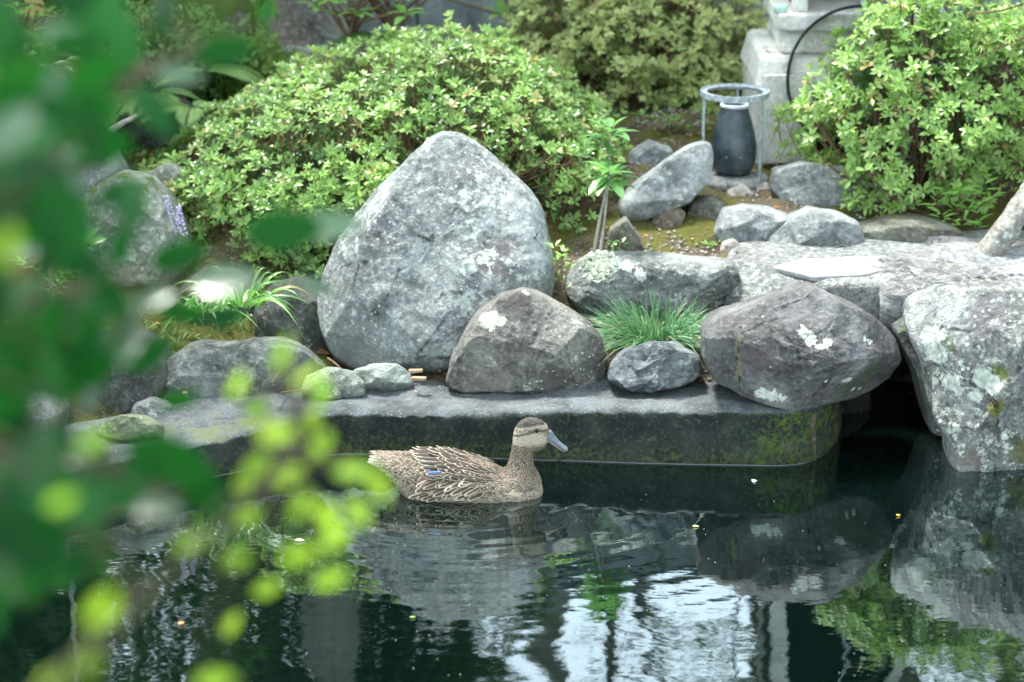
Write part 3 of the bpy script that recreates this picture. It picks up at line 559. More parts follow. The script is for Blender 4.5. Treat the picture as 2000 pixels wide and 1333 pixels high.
def cluster_protos(mat, name, L=.025, n=8, nl=6, tm=LT):
    ms = []
    for k in range(n):
        V, F, t = rosettes(np.zeros((1, 3)), np.array([[0, 0, 1.]]), np.array([L]), np.array([[.2 + .75 * k / (n - 1), .0, 0]]), nl, tm)
        ms.append(mesh_np(name, V, F, mat, False, t))
    return ms
def azalea(label, c, rad, N, mat, L, ntop=300, seed=1, lump=.12, cut=None, bot=-.25, stems=240, tl=.0, shape=2.3, root=None, dens=None, asym=None, inner=.45):
    """clipped azalea mound: stems, leaf clusters (the nearest ones each a part) and the rest of the foliage as one mass"""
    r = np.random.default_rng(seed); c = np.array(c, float); rad = np.array(rad, float)
    root = np.array([c[0], c[1], Hz(c[0], c[1])]) if root is None else np.array(root, float)
    t = thing('azalea_bush', label, 'bush', root)
    d = unit(r.normal(size=(N * 3, 3))); d = d[(d[:, 2] > bot)][:N]
    # superellipsoid with lumps, plus looser layers below the surface
    k = (np.abs(d) ** shape).sum(1) ** (-1 / shape)
    lum = 1 + lump * fbm(d * 2.6 + seed, seed, 3) + .05 * noise(d * 11 + 3, seed)
    dep = np.where(r.random(len(d)) < .62, r.uniform(.955, 1.045, len(d)), r.uniform(.68, .98, len(d))); dep = np.where(r.random(len(d)) < .02, r.uniform(1.05, 1.12, len(d)), dep)
    S_ = d * (k * lum * dep)[:, None]
    if asym is not None: S_[:, 2] *= np.where(S_[:, 2] > 0, asym(S_[:, 0]), 1)
    pos = c + S_ * rad
    nrm = unit(d / rad)
    keep = pos[:, 2] > terrain(pos[:, 0], pos[:, 1]) + .01
    if cut is not None: keep &= cut(pos)
    hole = noise(d * 6.5 + 11, seed + 2); keep &= (hole > -.30) | (dep < .85)
    pos, nrm, d, dep = pos[keep], nrm[keep], d[keep], dep[keep]
    ax = unit(nrm * .65 + np.array([0, -.12, .62]) + r.normal(0, .28, nrm.shape))
    up = np.clip(nrm[:, 2] * .5 + .5, 0, 1)
    age_shade = np.clip(.62 + .4 * fbm(d * 4, seed + 5, 3) + r.normal(0, .22, len(d)) - np.clip(.97 - dep, 0, 1) * 1.3 + tl, 0, 1)  # leaf age mixed with painted shade: clusters below the surface get darker
    tint = np.stack([age_shade, (r.random(len(d)) < .06) * r.uniform(.4, 1, len(d)), age_shade * 0], 1)
    size = L * r.uniform(.75, 1.25, len(pos))
    # nearest, camera-side clusters are parts
    score = (unit(np.array(CAM) - pos) * ax).sum(1) + (dep > .95) * 1.0 + r.uniform(0, .35, len(pos)) ; idx = np.argsort(-score); top, rest = idx[:ntop], idx[ntop:]
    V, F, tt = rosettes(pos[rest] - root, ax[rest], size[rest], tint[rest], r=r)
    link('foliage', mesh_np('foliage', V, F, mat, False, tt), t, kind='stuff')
    protos = cluster_protos(mat, 'leaf_cluster', L)
    for i in top:
        o = link('leaf_cluster', protos[int(np.clip(age_shade[i] * 8, 0, 7))], t, pos[i] - root)
        q = Vector(ax[i]).to_track_quat('Z', 'Y') @ Matrix.Rotation(r.uniform(0, 6.28), 4, 'Z').to_quaternion()
        o.rotation_mode = 'QUATERNION'; o.rotation_quaternion = q; s = size[i] / L; o.scale = (s, s, s)
    # stems: a few thick limbs, many thin upright twigs just under the surface
    parts = []
    for i in r.choice(len(pos), min(stems, len(pos)), replace=False):
        e = pos[i] - root; st = np.array([r.normal(0, .06) * rad[0] * 2, r.normal(0, .05), -.03]) + e * np.array([.25, .25, 0])
        m = st * .45 + e * .55 + np.array([r.normal(0, .02), r.normal(0, .02), -.06]); u_ = np.linspace(0, 1, 7)[:, None]
        C = (1 - u_) ** 2 * st + 2 * u_ * (1 - u_) * m + u_ ** 2 * e
        parts.append(tube_np(C, np.linspace(.006, .0015, 7) * (1.7 if i % 9 == 0 else 1), 4))
    n2 = len(pos); sel = r.choice(n2, min(n2, stems * 4), replace=False)
    for i in sel:
        e = pos[i] - root; b_ = e - ax[i] * r.uniform(.05, .11) - np.array([0, 0, r.uniform(.02, .06)]) + r.normal(0, .01, 3)
        parts.append(tube_np(np.array([b_, (b_ + e) / 2 + r.normal(0, .004, 3), e]), np.array([.0022, .0016, .0010]), 3))
    V, F = join_np(parts); link('stems', mesh_np('stems', V, F, M_twig), t, kind='stuff')
    # old inner leaves that close the mound; darkest colour also paints its inner shade
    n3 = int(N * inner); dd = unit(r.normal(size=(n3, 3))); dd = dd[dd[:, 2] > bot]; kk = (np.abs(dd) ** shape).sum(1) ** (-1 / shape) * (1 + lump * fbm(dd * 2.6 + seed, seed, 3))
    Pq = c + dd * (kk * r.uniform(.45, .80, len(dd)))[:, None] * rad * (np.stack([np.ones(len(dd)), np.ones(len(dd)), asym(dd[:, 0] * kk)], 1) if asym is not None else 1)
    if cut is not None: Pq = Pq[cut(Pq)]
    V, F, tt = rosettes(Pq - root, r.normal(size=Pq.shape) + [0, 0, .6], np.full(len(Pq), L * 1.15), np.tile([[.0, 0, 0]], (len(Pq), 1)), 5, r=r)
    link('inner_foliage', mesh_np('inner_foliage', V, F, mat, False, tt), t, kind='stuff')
    return t
M_twig = simple('azalea_twig', (.13, .075, .05), .85, scale=80)
# left slope of the big mound runs lower than its right
big_cut = lambda P: ~((np.abs(P[:, 0] + .02) < .34) & (P[:, 1] < 6.38) & (P[:, 2] < .62 - 1.2 * np.maximum(np.abs(P[:, 0] + .03) - .08, 0)))
azalea('broad clipped azalea mound spreading behind the tall grey-green boulder', (-.365, 6.80, .42), (.665, .56, .41), 8600, M_az, .0225, seed=3, cut=big_cut, bot=-.45, stems=330, shape=2.2, asym=lambda x: np.interp(x, [-1, -.6, -.2, .3, .6, 1], [.35, .62, .82, 1.0, 1.0, .85]), lump=.10)
azalea('paler clipped azalea behind the iron stand, in front of the grey block wall', (.40, 7.75, .56), (.41, .38, .36), 3200, M_az2, .025, ntop=200, seed=5, bot=-.25, stems=160, shape=2.2, lump=.10)
rb_cut = lambda P: ~((P[:, 0] < .80) & (P[:, 2] < .42)) & ((P[:, 2] > .60) | (P[:, 0] > .70 + .2 * noise(P * 6, 3)))
azalea('loose light green azalea in front of the stone lantern at the right', (1.20, 6.60, .66), (.41, .24, .32), 3300, M_az, .026, ntop=300, seed=9, bot=-.75, stems=90, shape=2.0, lump=.42, cut=lambda P: (fbm(P * 5.5, 77, 2) > -.20) & (P[:, 0] > .80 + (P[:, 2] - .70) * .75), tl=.34, inner=.28, root=(1.16, 6.62, .40))

def plant(name, label, cat, root, stems, leaves, mat_leaf, mat_stem, tm=LT, leafname='leaf', group=None, stem_r=(.004, .002)):
    """stems: list of polylines (world); leaves: list of (base, along, normal, length, tint) -> each leaf its own part"""
    root = np.array(root, float); t = thing(name, label, cat, root, group)
    for s_ in stems:
        V, F = tube_np(np.array(s_) - root, np.linspace(stem_r[0], stem_r[1], len(s_)), 6); link('stem', mesh_np('stem', V, F, mat_stem), t)
    for (b_, al, nm, L_, ti) in leaves:
        V, F, tt = place(tm, np.zeros((1, 3)), np.array([al]), np.array([nm]), L_, np.array([ti]))
        link(leafname, mesh_np(leafname, V, F, mat_leaf, True, tt), t, np.array(b_) - root)
    return t
def bez(a, b, c_, n=8):
    u_ = np.linspace(0, 1, n)[:, None]; return (1 - u_) ** 2 * np.array(a) + 2 * u_ * (1 - u_) * np.array(b) + u_ ** 2 * np.array(c_)
def whorl(P, n, L, droop=1.2, ax=(0, 0, 1), r=random, t0=.35):
    out = []; a0 = r.uniform(0, 6.28)
    for k in range(n):
        a = a0 + 6.283 * k / n + r.uniform(-.3, .3); th = r.uniform(droop - .3, droop + .25)
        rad = np.array([math.cos(a), math.sin(a), 0]); al = np.array(ax) * math.cos(th) + rad * math.sin(th); nm = np.array(ax) * math.sin(th) - rad * math.cos(th)
        out.append((np.array(P) + rad * .004 + np.array([0, 0, r.uniform(-.012, .008)]), al, nm, L * r.uniform(.75, 1.15), (np.clip(t0 + r.uniform(-.3, .3), 0, 1), 0, 0)))
    return out
LTW = leaf_tmpl(.40, .22, .38, ((0, 0), (.2, .62), (.5, 1.), (.8, .6), (1, 0)))
LTL = leaf_tmpl(.20, .2, .3, ((0, 0), (.25, .8), (.6, 1.), (1, 0)))
M_ard = leaf_mat('glossy_leaf', (.04, .12, .035), (.13, .30, .07), .3, .3, .5)
M_bright = leaf_mat('bright_leaf', (.10, .26, .05), (.26, .48, .11), .4, .4, .4)
M_fern = leaf_mat('fern_leaf', (.06, .13, .04), (.20, .32, .10), .5, .4, .3)
# two-stemmed plant with two whorls, right of the boulder
b0 = atY(1160, 492, 6.10); b1 = atY(1172, 494, 6.10); w1 = atY(1190, 345, 6.12); w2 = atY(1192, 262, 6.22)
plant('evergreen_seedling', 'slender plant with two bare stems and tiers of glossy drooping leaves', 'plant', b0, [bez(b0, (b0 + w1) / 2 + [-.004, 0, 0], w1), bez(b1, (b1 + w2) / 2 + [.01, 0, 0], w2)],
      whorl(w1, 10, .092, 1.4) + whorl(w1 + [0, 0, .012], 7, .075, .9, t0=.7) + whorl(w2, 9, .08, 1.25) + whorl(w2 + [0, 0, .015], 6, .065, .8, t0=.8) + whorl(w2 - [0.02, 0, .03], 6, .05, 1.5), M_ard, M_barkgrey, LTW, stem_r=(.0042, .003))
# lush light-green plant at the right, under the azalea
base = atY(1868, 462, 6.42); ls = []; stm = []
for k in range(13):
    px, py = [(1830, 395), (1850, 375), (1875, 372), (1900, 380), (1920, 365), (1840, 420), (1865, 405), (1890, 410), (1915, 400), (1935, 385), (1825, 440), (1880, 435), (1905, 440)][k]
    e = atY(px, py, 6.38 - .02 * (k % 3)); stm.append(bez(base + [random.uniform(-.01, .01), 0, 0], (base + e) / 2 + [0, 0, .02], e)); ls += whorl(e, 6, .048, 1.1, (random.uniform(-.3, .3), -.35, .9), t0=.65)
plant('leafy_seedling', 'lush light green leafy plant at the foot of the right azalea', 'plant', base, stm, ls, M_bright, M_bark, LTL, stem_r=(.003, .0015))
# small sprigs
def sprig(label, px, py, Y, n, L, h, mat=M_bright, name='seedling', spread=.05, tm=LT, group=None, t0=.6, ptop=None):
    b_ = atY(px, py, Y); st, lv = [], []
    for k in range(n):
        e = b_ + [random.uniform(-spread, spread), random.uniform(-.03, .02), h * random.uniform(.5, 1)]
        st.append(bez(b_, (b_ + e) / 2 + [0, 0, .01], e, 5)); lv += whorl(e, random.choice((5, 6)), L, 1.05, t0=t0)
        lv += whorl((b_ + e) / 2, 3, L * .8, 1.2, t0=t0 - .2)
    return plant(name, label, 'plant', b_, st, lv, mat, M_bark, tm, group=group, stem_r=(.002, .001))
sprig('yellow-green azalea sprigs in the gap right of the tall boulder', 1095, 598, 5.98, 5, .024, .17, spread=.02, t0=.9)
sprig('tiny dark green sprig on the mossy rock by the raised bed', 1204, 500, 6.2, 3, .02, .05, M_ard, spread=.02)
sprig('fresh green seedlings at the foot of the thin grey trunk on the left bank', 75, 600, 5.95, 6, .032, .12, spread=.10)
sprig('small seedling with bright leaves right of the thin grey trunk', 165, 570, 5.95, 4, .03, .06, spread=.04)
sprig('seedling at the far left edge above the pond', 12, 712, 5.75, 3, .034, .06, spread=.03)
sprig('light green sprig growing beside the azalea behind the stand', 1500, 150, 7.6, 3, .05, .10, M_bright, spread=.04, tm=LTL)
sprig('low green weeds under the pale azalea beside the vase', 1300, 278, 7.1, 9, .04, .12, M_bright, spread=.14, tm=LTL)
sprig('tiny green weed on the moss below the broad grey rock', 1518, 398, 6.55, 2, .016, .02, spread=.01)
sprig('little bright weed on the moss right of the dark mossy rock', 1392, 488, 6.3, 3, .018, .02, spread=.03)
# strap-leaved plant with broad upright leaves on the left bank
b_ = atY(150, 560, 5.98); e = atY(146, 488, 5.98)
plant('broadleaf_seedling', 'small plant with broad pointed leaves left of the mossy lichen rock', 'plant', b_, [bez(b_, (b_ + e) / 2, e)], [(e, np.array([math.cos(a) * .8, -.2, .55]), np.array([-math.cos(a) * .5, -.6, .6]), .085, (.5 + .3 * math.cos(a), 0, 0)) for a in (.2, 1.1, 2.0, 2.9, 3.6)] + whorl(e, 4, .06, 1.3), M_ard, M_bark, LTW)
b_ = atY(101, 600, 5.97); e = atY(97, 430, 6.0)
tk = thing('sapling', 'thin grey bare trunk standing on the left bank among seedlings', 'sapling', b_); V, F = tube_np(bez(b_, (b_ + e) / 2 + [.004, 0, 0], e + [0, 0, .35], 12) - b_, np.linspace(.0085, .006, 12), 8); link('trunk', mesh_np('trunk', V, F, M_barkgrey), tk)
lv = [place(LTW, q[None], np.array([[random.uniform(-1, 1), random.uniform(-.6, .3), .2]]), np.array([[0, -.3, 1.]]), .06, np.array([[random.random() * .5, 0, 0]])) for q in [e - b_ + np.array([random.uniform(-.08, .08), random.uniform(-.05, .05), .34 + random.uniform(-.05, .12)]) for _ in range(40)]]
V, F, tt = cat_geo(lv); link('crown', mesh_np('crown', V, F, M_ard, True, tt), tk, kind='stuff')

# grass tufts and strappy plants
def blade_np(root, d, L, w, droop, n=8, tw=0.0):
    d = np.array(d, float); h = np.array([d[0], d[1], 0]); u_ = np.linspace(0, 1, n)
    P_ = np.array(root)[None] + u_[:, None] * L * d[None] + np.array([0, 0, -1.])[None] * (droop * L * u_ ** 2.2)[:, None]
    T_ = np.gradient(P_, axis=0); side = unit(np.cross(T_, [0, -.6, 1.]) + np.array([1e-4, 0, 0])); wd = w * np.clip(np.sin(np.clip(u_ * 1.15 + .32, 0, 1.0) * math.pi) ** .6, .04, 1) * np.where(u_ > .75, (1 - u_) * 4 * .93 + .07, 1)
    nn = unit(np.cross(side, T_))
    V = np.stack([P_ - side * wd[:, None] / 2, P_ - nn * wd[:, None] * .15, P_ + side * wd[:, None] / 2], 1).reshape(-1, 3)
    return V, grid_faces(n, 3)
M_grass = leaf_mat('mondo_grass', (.02, .08, .03), (.13, .30, .12), .38, .25, .4, extra=(.35, .30, .16))
M_strap = leaf_mat('strap_leaf', (.05, .16, .03), (.17, .38, .07), .35, .35, .45, extra=(.35, .25, .1))
gc = atY(1280, 676, 5.86)
t = thing('grass_tuft', 'dense dark green tuft of fine grass behind the small wrinkled rock', 'grass tuft', gc)
geo = []; nb = 0
for k in range(820):
    a = random.uniform(0, 6.283); rr_ = random.random() ** .5; rt = np.array([math.cos(a) * rr_ * .078, math.sin(a) * rr_ * .05, random.uniform(0, .02)])
    el = random.uniform(.35, 1.35); da = a + random.uniform(-.7, .7); d = np.array([math.cos(da) * math.cos(el) * 1.05, math.sin(da) * math.cos(el) * .8, math.sin(el)])
    L_ = random.uniform(.13, .29); ti = np.array([[random.random() ** 1.2, float(random.random() < .05) * .9, 0]])
    V, F = blade_np(rt, d, L_, random.uniform(.0026, .0040), random.uniform(.25, 1.05)); tt = np.repeat(ti, len(V), 0)
    if d[1] < -.1 and nb < 220 and random.random() < .8:
        nb += 1; link('blade', mesh_np('blade', V, F, M_grass, True, tt), t)
    else: geo.append((V, F, tt))
for lx, ly, L_ in [(-.9, -.1, .19), (-.85, -.25, .2), (.7, .2, .17), (-.55, .1, .2), (.1, .2, .2), (-.95, -.35, .18)]:
    V, F = blade_np(np.zeros(3), (lx * .8, ly, .75), L_, .0028, .5); geo.append((V, F, np.tile([[.9, 0, 0]], (len(V), 1))))
V, F, tt = cat_geo(geo); link('blades', mesh_np('blades', V, F, M_grass, True, tt), t, kind='stuff')
def strap(label, px, py, Y, n, L, w, spreadx=1.0, name='strap_leaved_plant', arc=(.5, 1.2), dr=(.5, 1.1), rt=.03, mat=None, nh=220):
    b_ = atY(px, py, Y); t = thing(name, label, 'plant', b_); b_ = np.array(b_)
    for k in range(n):
        a = random.uniform(0, 6.283); el = random.uniform(*arc); d = np.array([math.cos(a) * math.cos(el) * spreadx, math.sin(a) * math.cos(el) * .8 - .12, math.sin(el)])
        V, F = blade_np(np.array([math.cos(a), math.sin(a) * .5, 0]) * rt * random.random(), d, L * random.uniform(.6, 1.15), w * random.uniform(.7, 1.2), random.uniform(*dr), 12)
        link('blade', mesh_np('blade', V, F, mat or M_strap, True, np.tile([[random.random(), float(random.random() < .06), 0]], (len(V), 1))), t)
    return t
strap('arching strap-leaved plant on the bank left of the tall boulder', 470, 600, 5.88, 46, .33, .0085, 1.1, dr=(.75, 1.25), arc=(.55, 1.3), rt=.06)
strap('second strappy clump drooping over the cracked rock, further left', 395, 610, 5.85, 26, .26, .0085, .7, dr=(.9, 1.5), arc=(.3, 1.1), rt=.05)
strap('tuft of long blades among the stems right of the azalea', 1945, 350, 6.6, 26, .22, .006, .8, dr=(.3, .9))
strap('small clump of arching blades below the pale azalea', 1370, 262, 7.3, 24, .20, .007, 1.2, dr=(.5, 1.0))
strap('tall upright blade pair at the top of the large azalea on its left side', 475, 235, 6.9, 9, .10, .012, .6, dr=(.2, .6))
def flower_spike(label, px, py, Y, h, lean, curve=0.0, seed=1):
    r = random.Random(seed); b_ = atY(px, py, Y); t = thing('flower_spike', label, 'flower', b_); e = np.array([lean * h, 0, h]); C = bez(np.zeros(3), e * .5 + [curve, 0, 0], e, 10)
    V, F = tube_np(C, np.linspace(.002, .001, 10), 5); link('stem', mesh_np('stem', V, F, M_strap, True, np.tile([[.3, 0, 0]], (len(V), 1))), t)
    bl = []
    for k in range(70):
        q = .35 + .65 * r.random(); p = C[int(q * 9)] * (1 - (q * 9) % 1) + C[min(9, int(q * 9) + 1)] * ((q * 9) % 1); a = r.uniform(0, 6.28); w = .0085 * (1.15 - q * .6)
        o_ = p + np.array([math.cos(a) * w, math.sin(a) * w, 0]); s_ = .0032
        V, F = lathe_np([(0, -s_), (s_ * .8, -s_ * .4), (s_, s_ * .2), (.5 * s_, s_), (0, s_ * 1.1)], 6); bl.append((V + o_, F))
    V, F = join_np(bl); link('florets', mesh_np('florets', V, F, M_purple), t, kind='stuff'); return t
M_purple = simple('lilac_floret', (.36, .32, .46), .6, scale=80)
flower_spike('lilac flower spike leaning against the mossy lichen rock, the left one of the pair', 368, 492, 6.12, .15, -.35, -.01, 1)
flower_spike('lilac flower spike leaning against the mossy lichen rock, the right one of the pair', 372, 490, 6.10, .12, -.22, -.01, 2)
flower_spike('taller lilac flower spike among stems right of the right azalea', 1972, 300, 6.62, .30, -.16, .02, 3)
flower_spike('lower faint lilac flower spike right of the right azalea', 1952, 330, 6.66, .20, -.1, .0, 4)

# ------------------------------------------------------------------ vase, iron stand, plate
vb = atY(1431, 338, 6.74); vz = vb[2]; S_ = 1 / 672.0
g = NG('vase_glaze'); p = g.pos()
c = g.mix(g.ss(g.noise(p, 20, 5), .35, .7), (.022, .035, .045), (.05, .068, .08)); c = g.mix(g.ss(g.noise(p, 55, 6, .7), .62, .68), c, (.35, .38, .38))
M_vase = g.done(c, .34, g.bump(g.noise(p, 60, 4), .12, .002), .5)
t = thing('vase', 'dark blue-grey glazed vase with a pale rim standing in the iron stand', 'vase', vb)
pr = [(0, .002), (.040, 0), (.053, .008), (.062, .03), (.067, .06), (.066, .085), (.058, .125), (.048, .16), (.040, .185), (.0385, .196), (.034, .196), (.036, .18), (.045, .14), (.055, .09), (.05, .03), (0, .02)]
V, F = lathe_np(pr, 64); link('vase_body', mesh_np('vase_body', V, F, M_vase), t)
V, F = lathe_np([(.0345, .192), (.0335, .200), (.038, .203), (.0415, .199), (.041, .192), (.0345, .192)], 64); link('rim', mesh_np('rim', V, F, simple('vase_rim', (.45, .50, .55), .35)), t)
M_iron = simple('grey_painted_iron', (.30, .35, .38), .5, .2, .35, 70, .5)
t = thing('iron_stand', 'grey-blue iron ring stand on thin legs around the dark vase', 'stand', vb); zr = atY(1428, 180, 6.74)[2] - vz
V, F = lathe_np([(.095, zr - .011), (.098, zr - .011), (.098, zr + .005), (.095, zr + .005), (.095, zr - .011)], 72); link('ring', mesh_np('ring', V, F, M_iron, False), t)
V, F = lathe_np([(.080, zr - .002), (.094, zr - .002), (.094, zr + .002), (.080, zr + .002), (.080, zr - .002)], 72); link('ring_flange', mesh_np('ring_flange', V, F, M_iron, False), t)
for a in (200, 318, 80):
    x, y = math.cos(R(a)) * .0955, math.sin(R(a)) * .0955
    V, F = box_np((-.0032, -.0032, -.03), (.0032, .0032, zr - .011)); o = link('leg', mesh_np('leg', V, F, M_iron, False), t, (x, y, 0)); o.rotation_euler.z = R(a)
t = thing('stone_plate', 'round flat stone plate under the vase and iron stand', 'plate', (vb[0], vb[1], vz - .02))
V, F = lathe_np([(0, .017), (.085, .017), (.098, .012), (.102, 0), (.098, -.014), (.08, -.03), (0, -.03)], 56); V = V + (fbm(V * 40, 3, 3) * .002)[:, None]
link('plate_body', mesh_np('plate_body', V, F, rock_mat('plate_stone', (.30, .31, .29), (.18, .18, .17), (.4, .42, .4), stain=.4)), t)

# ------------------------------------------------------------------ stone lantern
LX, LY = (1655 - 1000) / FPX * 7.25, 7.08
M_lan = rock_mat('lantern_granite', (.60, .60, .55), (.42, .42, .38), (.72, .72, .66), lich=.12, lscale=14, lcol=(.62, .65, .60), stain=.3, huef=.1, cracks=.15, bump=.5, speck=.5, moss=.03)
lt = thing('stone_lantern', 'pale granite garden lantern on broad legs behind the right azalea', 'lantern', (LX, LY, .40))
def lpart(name, lo, hi, taper=None, w=.008, seed=1, par=None):
    V, F = box_np(lo, hi); me = bpy.data.meshes.new(name)
    import bmesh; bm = bmesh.new(); vs = [bm.verts.new(v) for v in V]; [bm.faces.new([vs[i] for i in f]) for f in F]
    if taper:
        for v in bm.verts:
            if v.co.z > (lo[2] + hi[2]) / 2: v.co.x = (v.co.x) * taper; v.co.y = v.co.y * taper
    bmesh.ops.subdivide_edges(bm, edges=bm.edges[:], cuts=5, use_grid_fill=True)
    for v in bm.verts:
        pp = np.array([[v.co.x, v.co.y, v.co.z]]); v.co += v.normal * float(fbm(pp * 9 + seed, seed, 3)[0]) * .006
    bm.to_mesh(me); bm.free(); me.materials.append(M_lan)
    o = link(name, me, par or lt); return bevel(o, w, 2)
zo = .40
z1, z2, z3, z4, z5, z6 = .05, .355, .425, .475, .99, 1.025
for sx_ in (-1, 1):
    lo = (-.30, -.24, z1 - .1) if sx_ < 0 else (.125, -.24, z1 - .1); hi = (-.125, .24, z2 - .10) if sx_ < 0 else (.30, .24, z2 - .10)
    lpart('leg', lo, hi, None, .02, 3 + sx_)
lpart('arch_block', (-.31, -.25, z2 - .10), (.31, .25, z2), .93, .02, 8)
for sx_ in (-1, 1): lpart('carved_panel', (sx_ * .215 - .07, -.262, z1 + .0), (sx_ * .215 + .07, -.243, z2 - .05), None, .012, 9)
lpart('neck', (-.235, -.2, z2 + .002), (.235, .2, z3), .95, .02, 10)
lpart('platform', (-.245, -.22, z3 + .002), (.245, .22, z4), 1.0, .012, 11)
for sx_ in (-1, 1):
    for sy in (-1, 1):
        V, F = box_np((sx_ * .18 - .022, sy * .165 - .022, z4), (sx_ * .18 + .022, sy * .165 + .022, z5)); bevel(link('post', mesh_np('post', V, F, M_lan, False), lt), .004)
V, F = box_np((-.158, .15, z4), (.158, .17, z5)); link('back_panel', mesh_np('back_panel', V, F, simple('firebox_shade', (.02, .022, .02), .9), False), lt)  # near-black colour stands in for the shade inside the firebox
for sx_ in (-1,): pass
V, F = box_np((.17, -.143, z4), (.19, .143, z5)); link('side_panel', mesh_np('side_panel', V, F, simple('firebox_shade_side', (.03, .032, .03), .9), False), lt)  # side panels painted dark for the same inside shade
V, F = box_np((-.19, -.143, z4), (-.17, .143, z5)); link('side_panel', mesh_np('side_panel', V, F, simple('firebox_shade_side', (.03, .032, .03), .9), False), lt)
V, F = box_np((-.004, -.17, z4), (.004, -.162, z5)); link('window_bar', mesh_np('window_bar', V, F, M_iron, False), lt)
# roof: square, with a sweeping curve and raised corners
n = 25; u_ = np.linspace(-1, 1, n); A_, B_ = np.meshgrid(u_, u_, indexing='ij'); m_ = np.maximum(abs(A_), abs(B_)); cor = (abs(A_) * abs(B_)) ** 2
hw = .30; ztop = z5 + .05 + .34 * (1 - m_) ** 1.15 + .07 * cor * m_; zbot = z5 - .005 + .05 * cor * m_ + 0 * m_
Vt = np.stack([A_ * hw * (1 - .05 * (1 - cor)), B_ * hw * (1 - .05 * (1 - cor)), ztop], -1).reshape(-1, 3); Vb = Vt.copy(); Vb[:, 2] = zbot.ravel()
F = grid_faces(n, n); ring = np.r_[np.arange(n) * n, (n - 1) * n + np.arange(1, n), (np.arange(n - 1)[::-1]) * n + n - 1, np.arange(1, n - 1)[::-1]]
Fs = np.stack([ring, np.roll(ring, -1), np.roll(ring, -1) + n * n, ring + n * n], 1)
link('roof', mesh_np('roof', np.concatenate([Vt, Vb]), np.concatenate([F, F[:, ::-1] + n * n, Fs]), M_lan), lt)
V, F = lathe_np([(0, z6 + .30), (.07, z6 + .30), (.08, z6 + .33), (.05, z6 + .36), (.075, z6 + .41), (.05, z6 + .47), (0, z6 + .52)], 24); link('finial', mesh_np('finial', V, F, M_lan), lt)
pc = atY(1524, 42, LY - .19)
t = thing('bronze_cap', 'small pale green cylindrical cap lying on the left end of the lantern platform', 'cap', (pc[0], pc[1], zo + z4))
V, F = lathe_np([(0, 0), (.018, 0), (.02, .004), (.02, .016), (.017, .021), (0, .023)], 24); link('cap_body', mesh_np('cap_body', V, F, simple('verdigris', (.30, .42, .38), .6)), t)
# black hoop leaning on the lantern
hc = atY(1682, 156, 6.78); t = thing('metal_hoop', 'large thin black metal hoop leaning on edge against the stone lantern', 'hoop', hc)
rr_ = 140 / 672.0; V, F = lathe_np([(rr_, -.022), (rr_ + .003, -.022), (rr_ + .003, .022), (rr_ - .001, .026), (rr_ - .006, .024), (rr_, .022), (rr_, -.022)], 120)
o = link('hoop_band', mesh_np('hoop_band', V, F, simple('black_metal', (.012, .013, .016), .3, .4, scale=60, bump=.1)), t); o.rotation_euler = (R(80), 0, R(-14))
V, F = lathe_np([(0, .0005), (rr_ - .004, .0005)], 80)

# pale block stone right behind the stems, and lichened trunk
S('pale upright stone at the right edge behind the flower stems', [(1885, 320), (1890, 150), (1930, 135), (2010, 140), (2100, 150), (2110, 330), (2000, 340)], 7.0, mp, 120, .14)
tb = atY(1955, 462, 6.12); te = atY(2040, 320, 6.3); tt_ = np.array([tb - [.05, 0, .08], tb, (tb + te) / 2 + [.01, 0, 0], te, te + (te - tb) * 1.5 + [.1, .2, .5], te + (te - tb) * 3 + [.2, .5, 1.6]])
u_ = np.linspace(0, 5, 60); C = np.stack([np.interp(u_, range(6), tt_[:, i]) for i in range(3)], 1); k = np.ones(7) / 7; C = np.stack([np.convolve(np.pad(C[:, i], 3, 'edge'), k, 'valid') for i in range(3)], 1)
V, F = tube_np(C - tb, np.linspace(.036, .022, 60), 28); V = V + unit(V - np.repeat(C - tb, 28, 0)) * (fbm(V * 30, 2, 4) * .010)[:, None]
t = thing('leaning_tree', 'leaning tree trunk crusted with pale lichen at the right edge', 'tree', tb)
link('trunk', mesh_np('trunk', V, F, rock_mat('lichened_bark', (.35, .38, .34), (.16, .12, .10), (.50, .54, .49), lich=.6, lscale=9, lcol=(.62, .70, .62), hue=(.25, .17, .14), huef=.6, moss=.12, mcol=(.2, .2, .01), bump=1.5)), t)
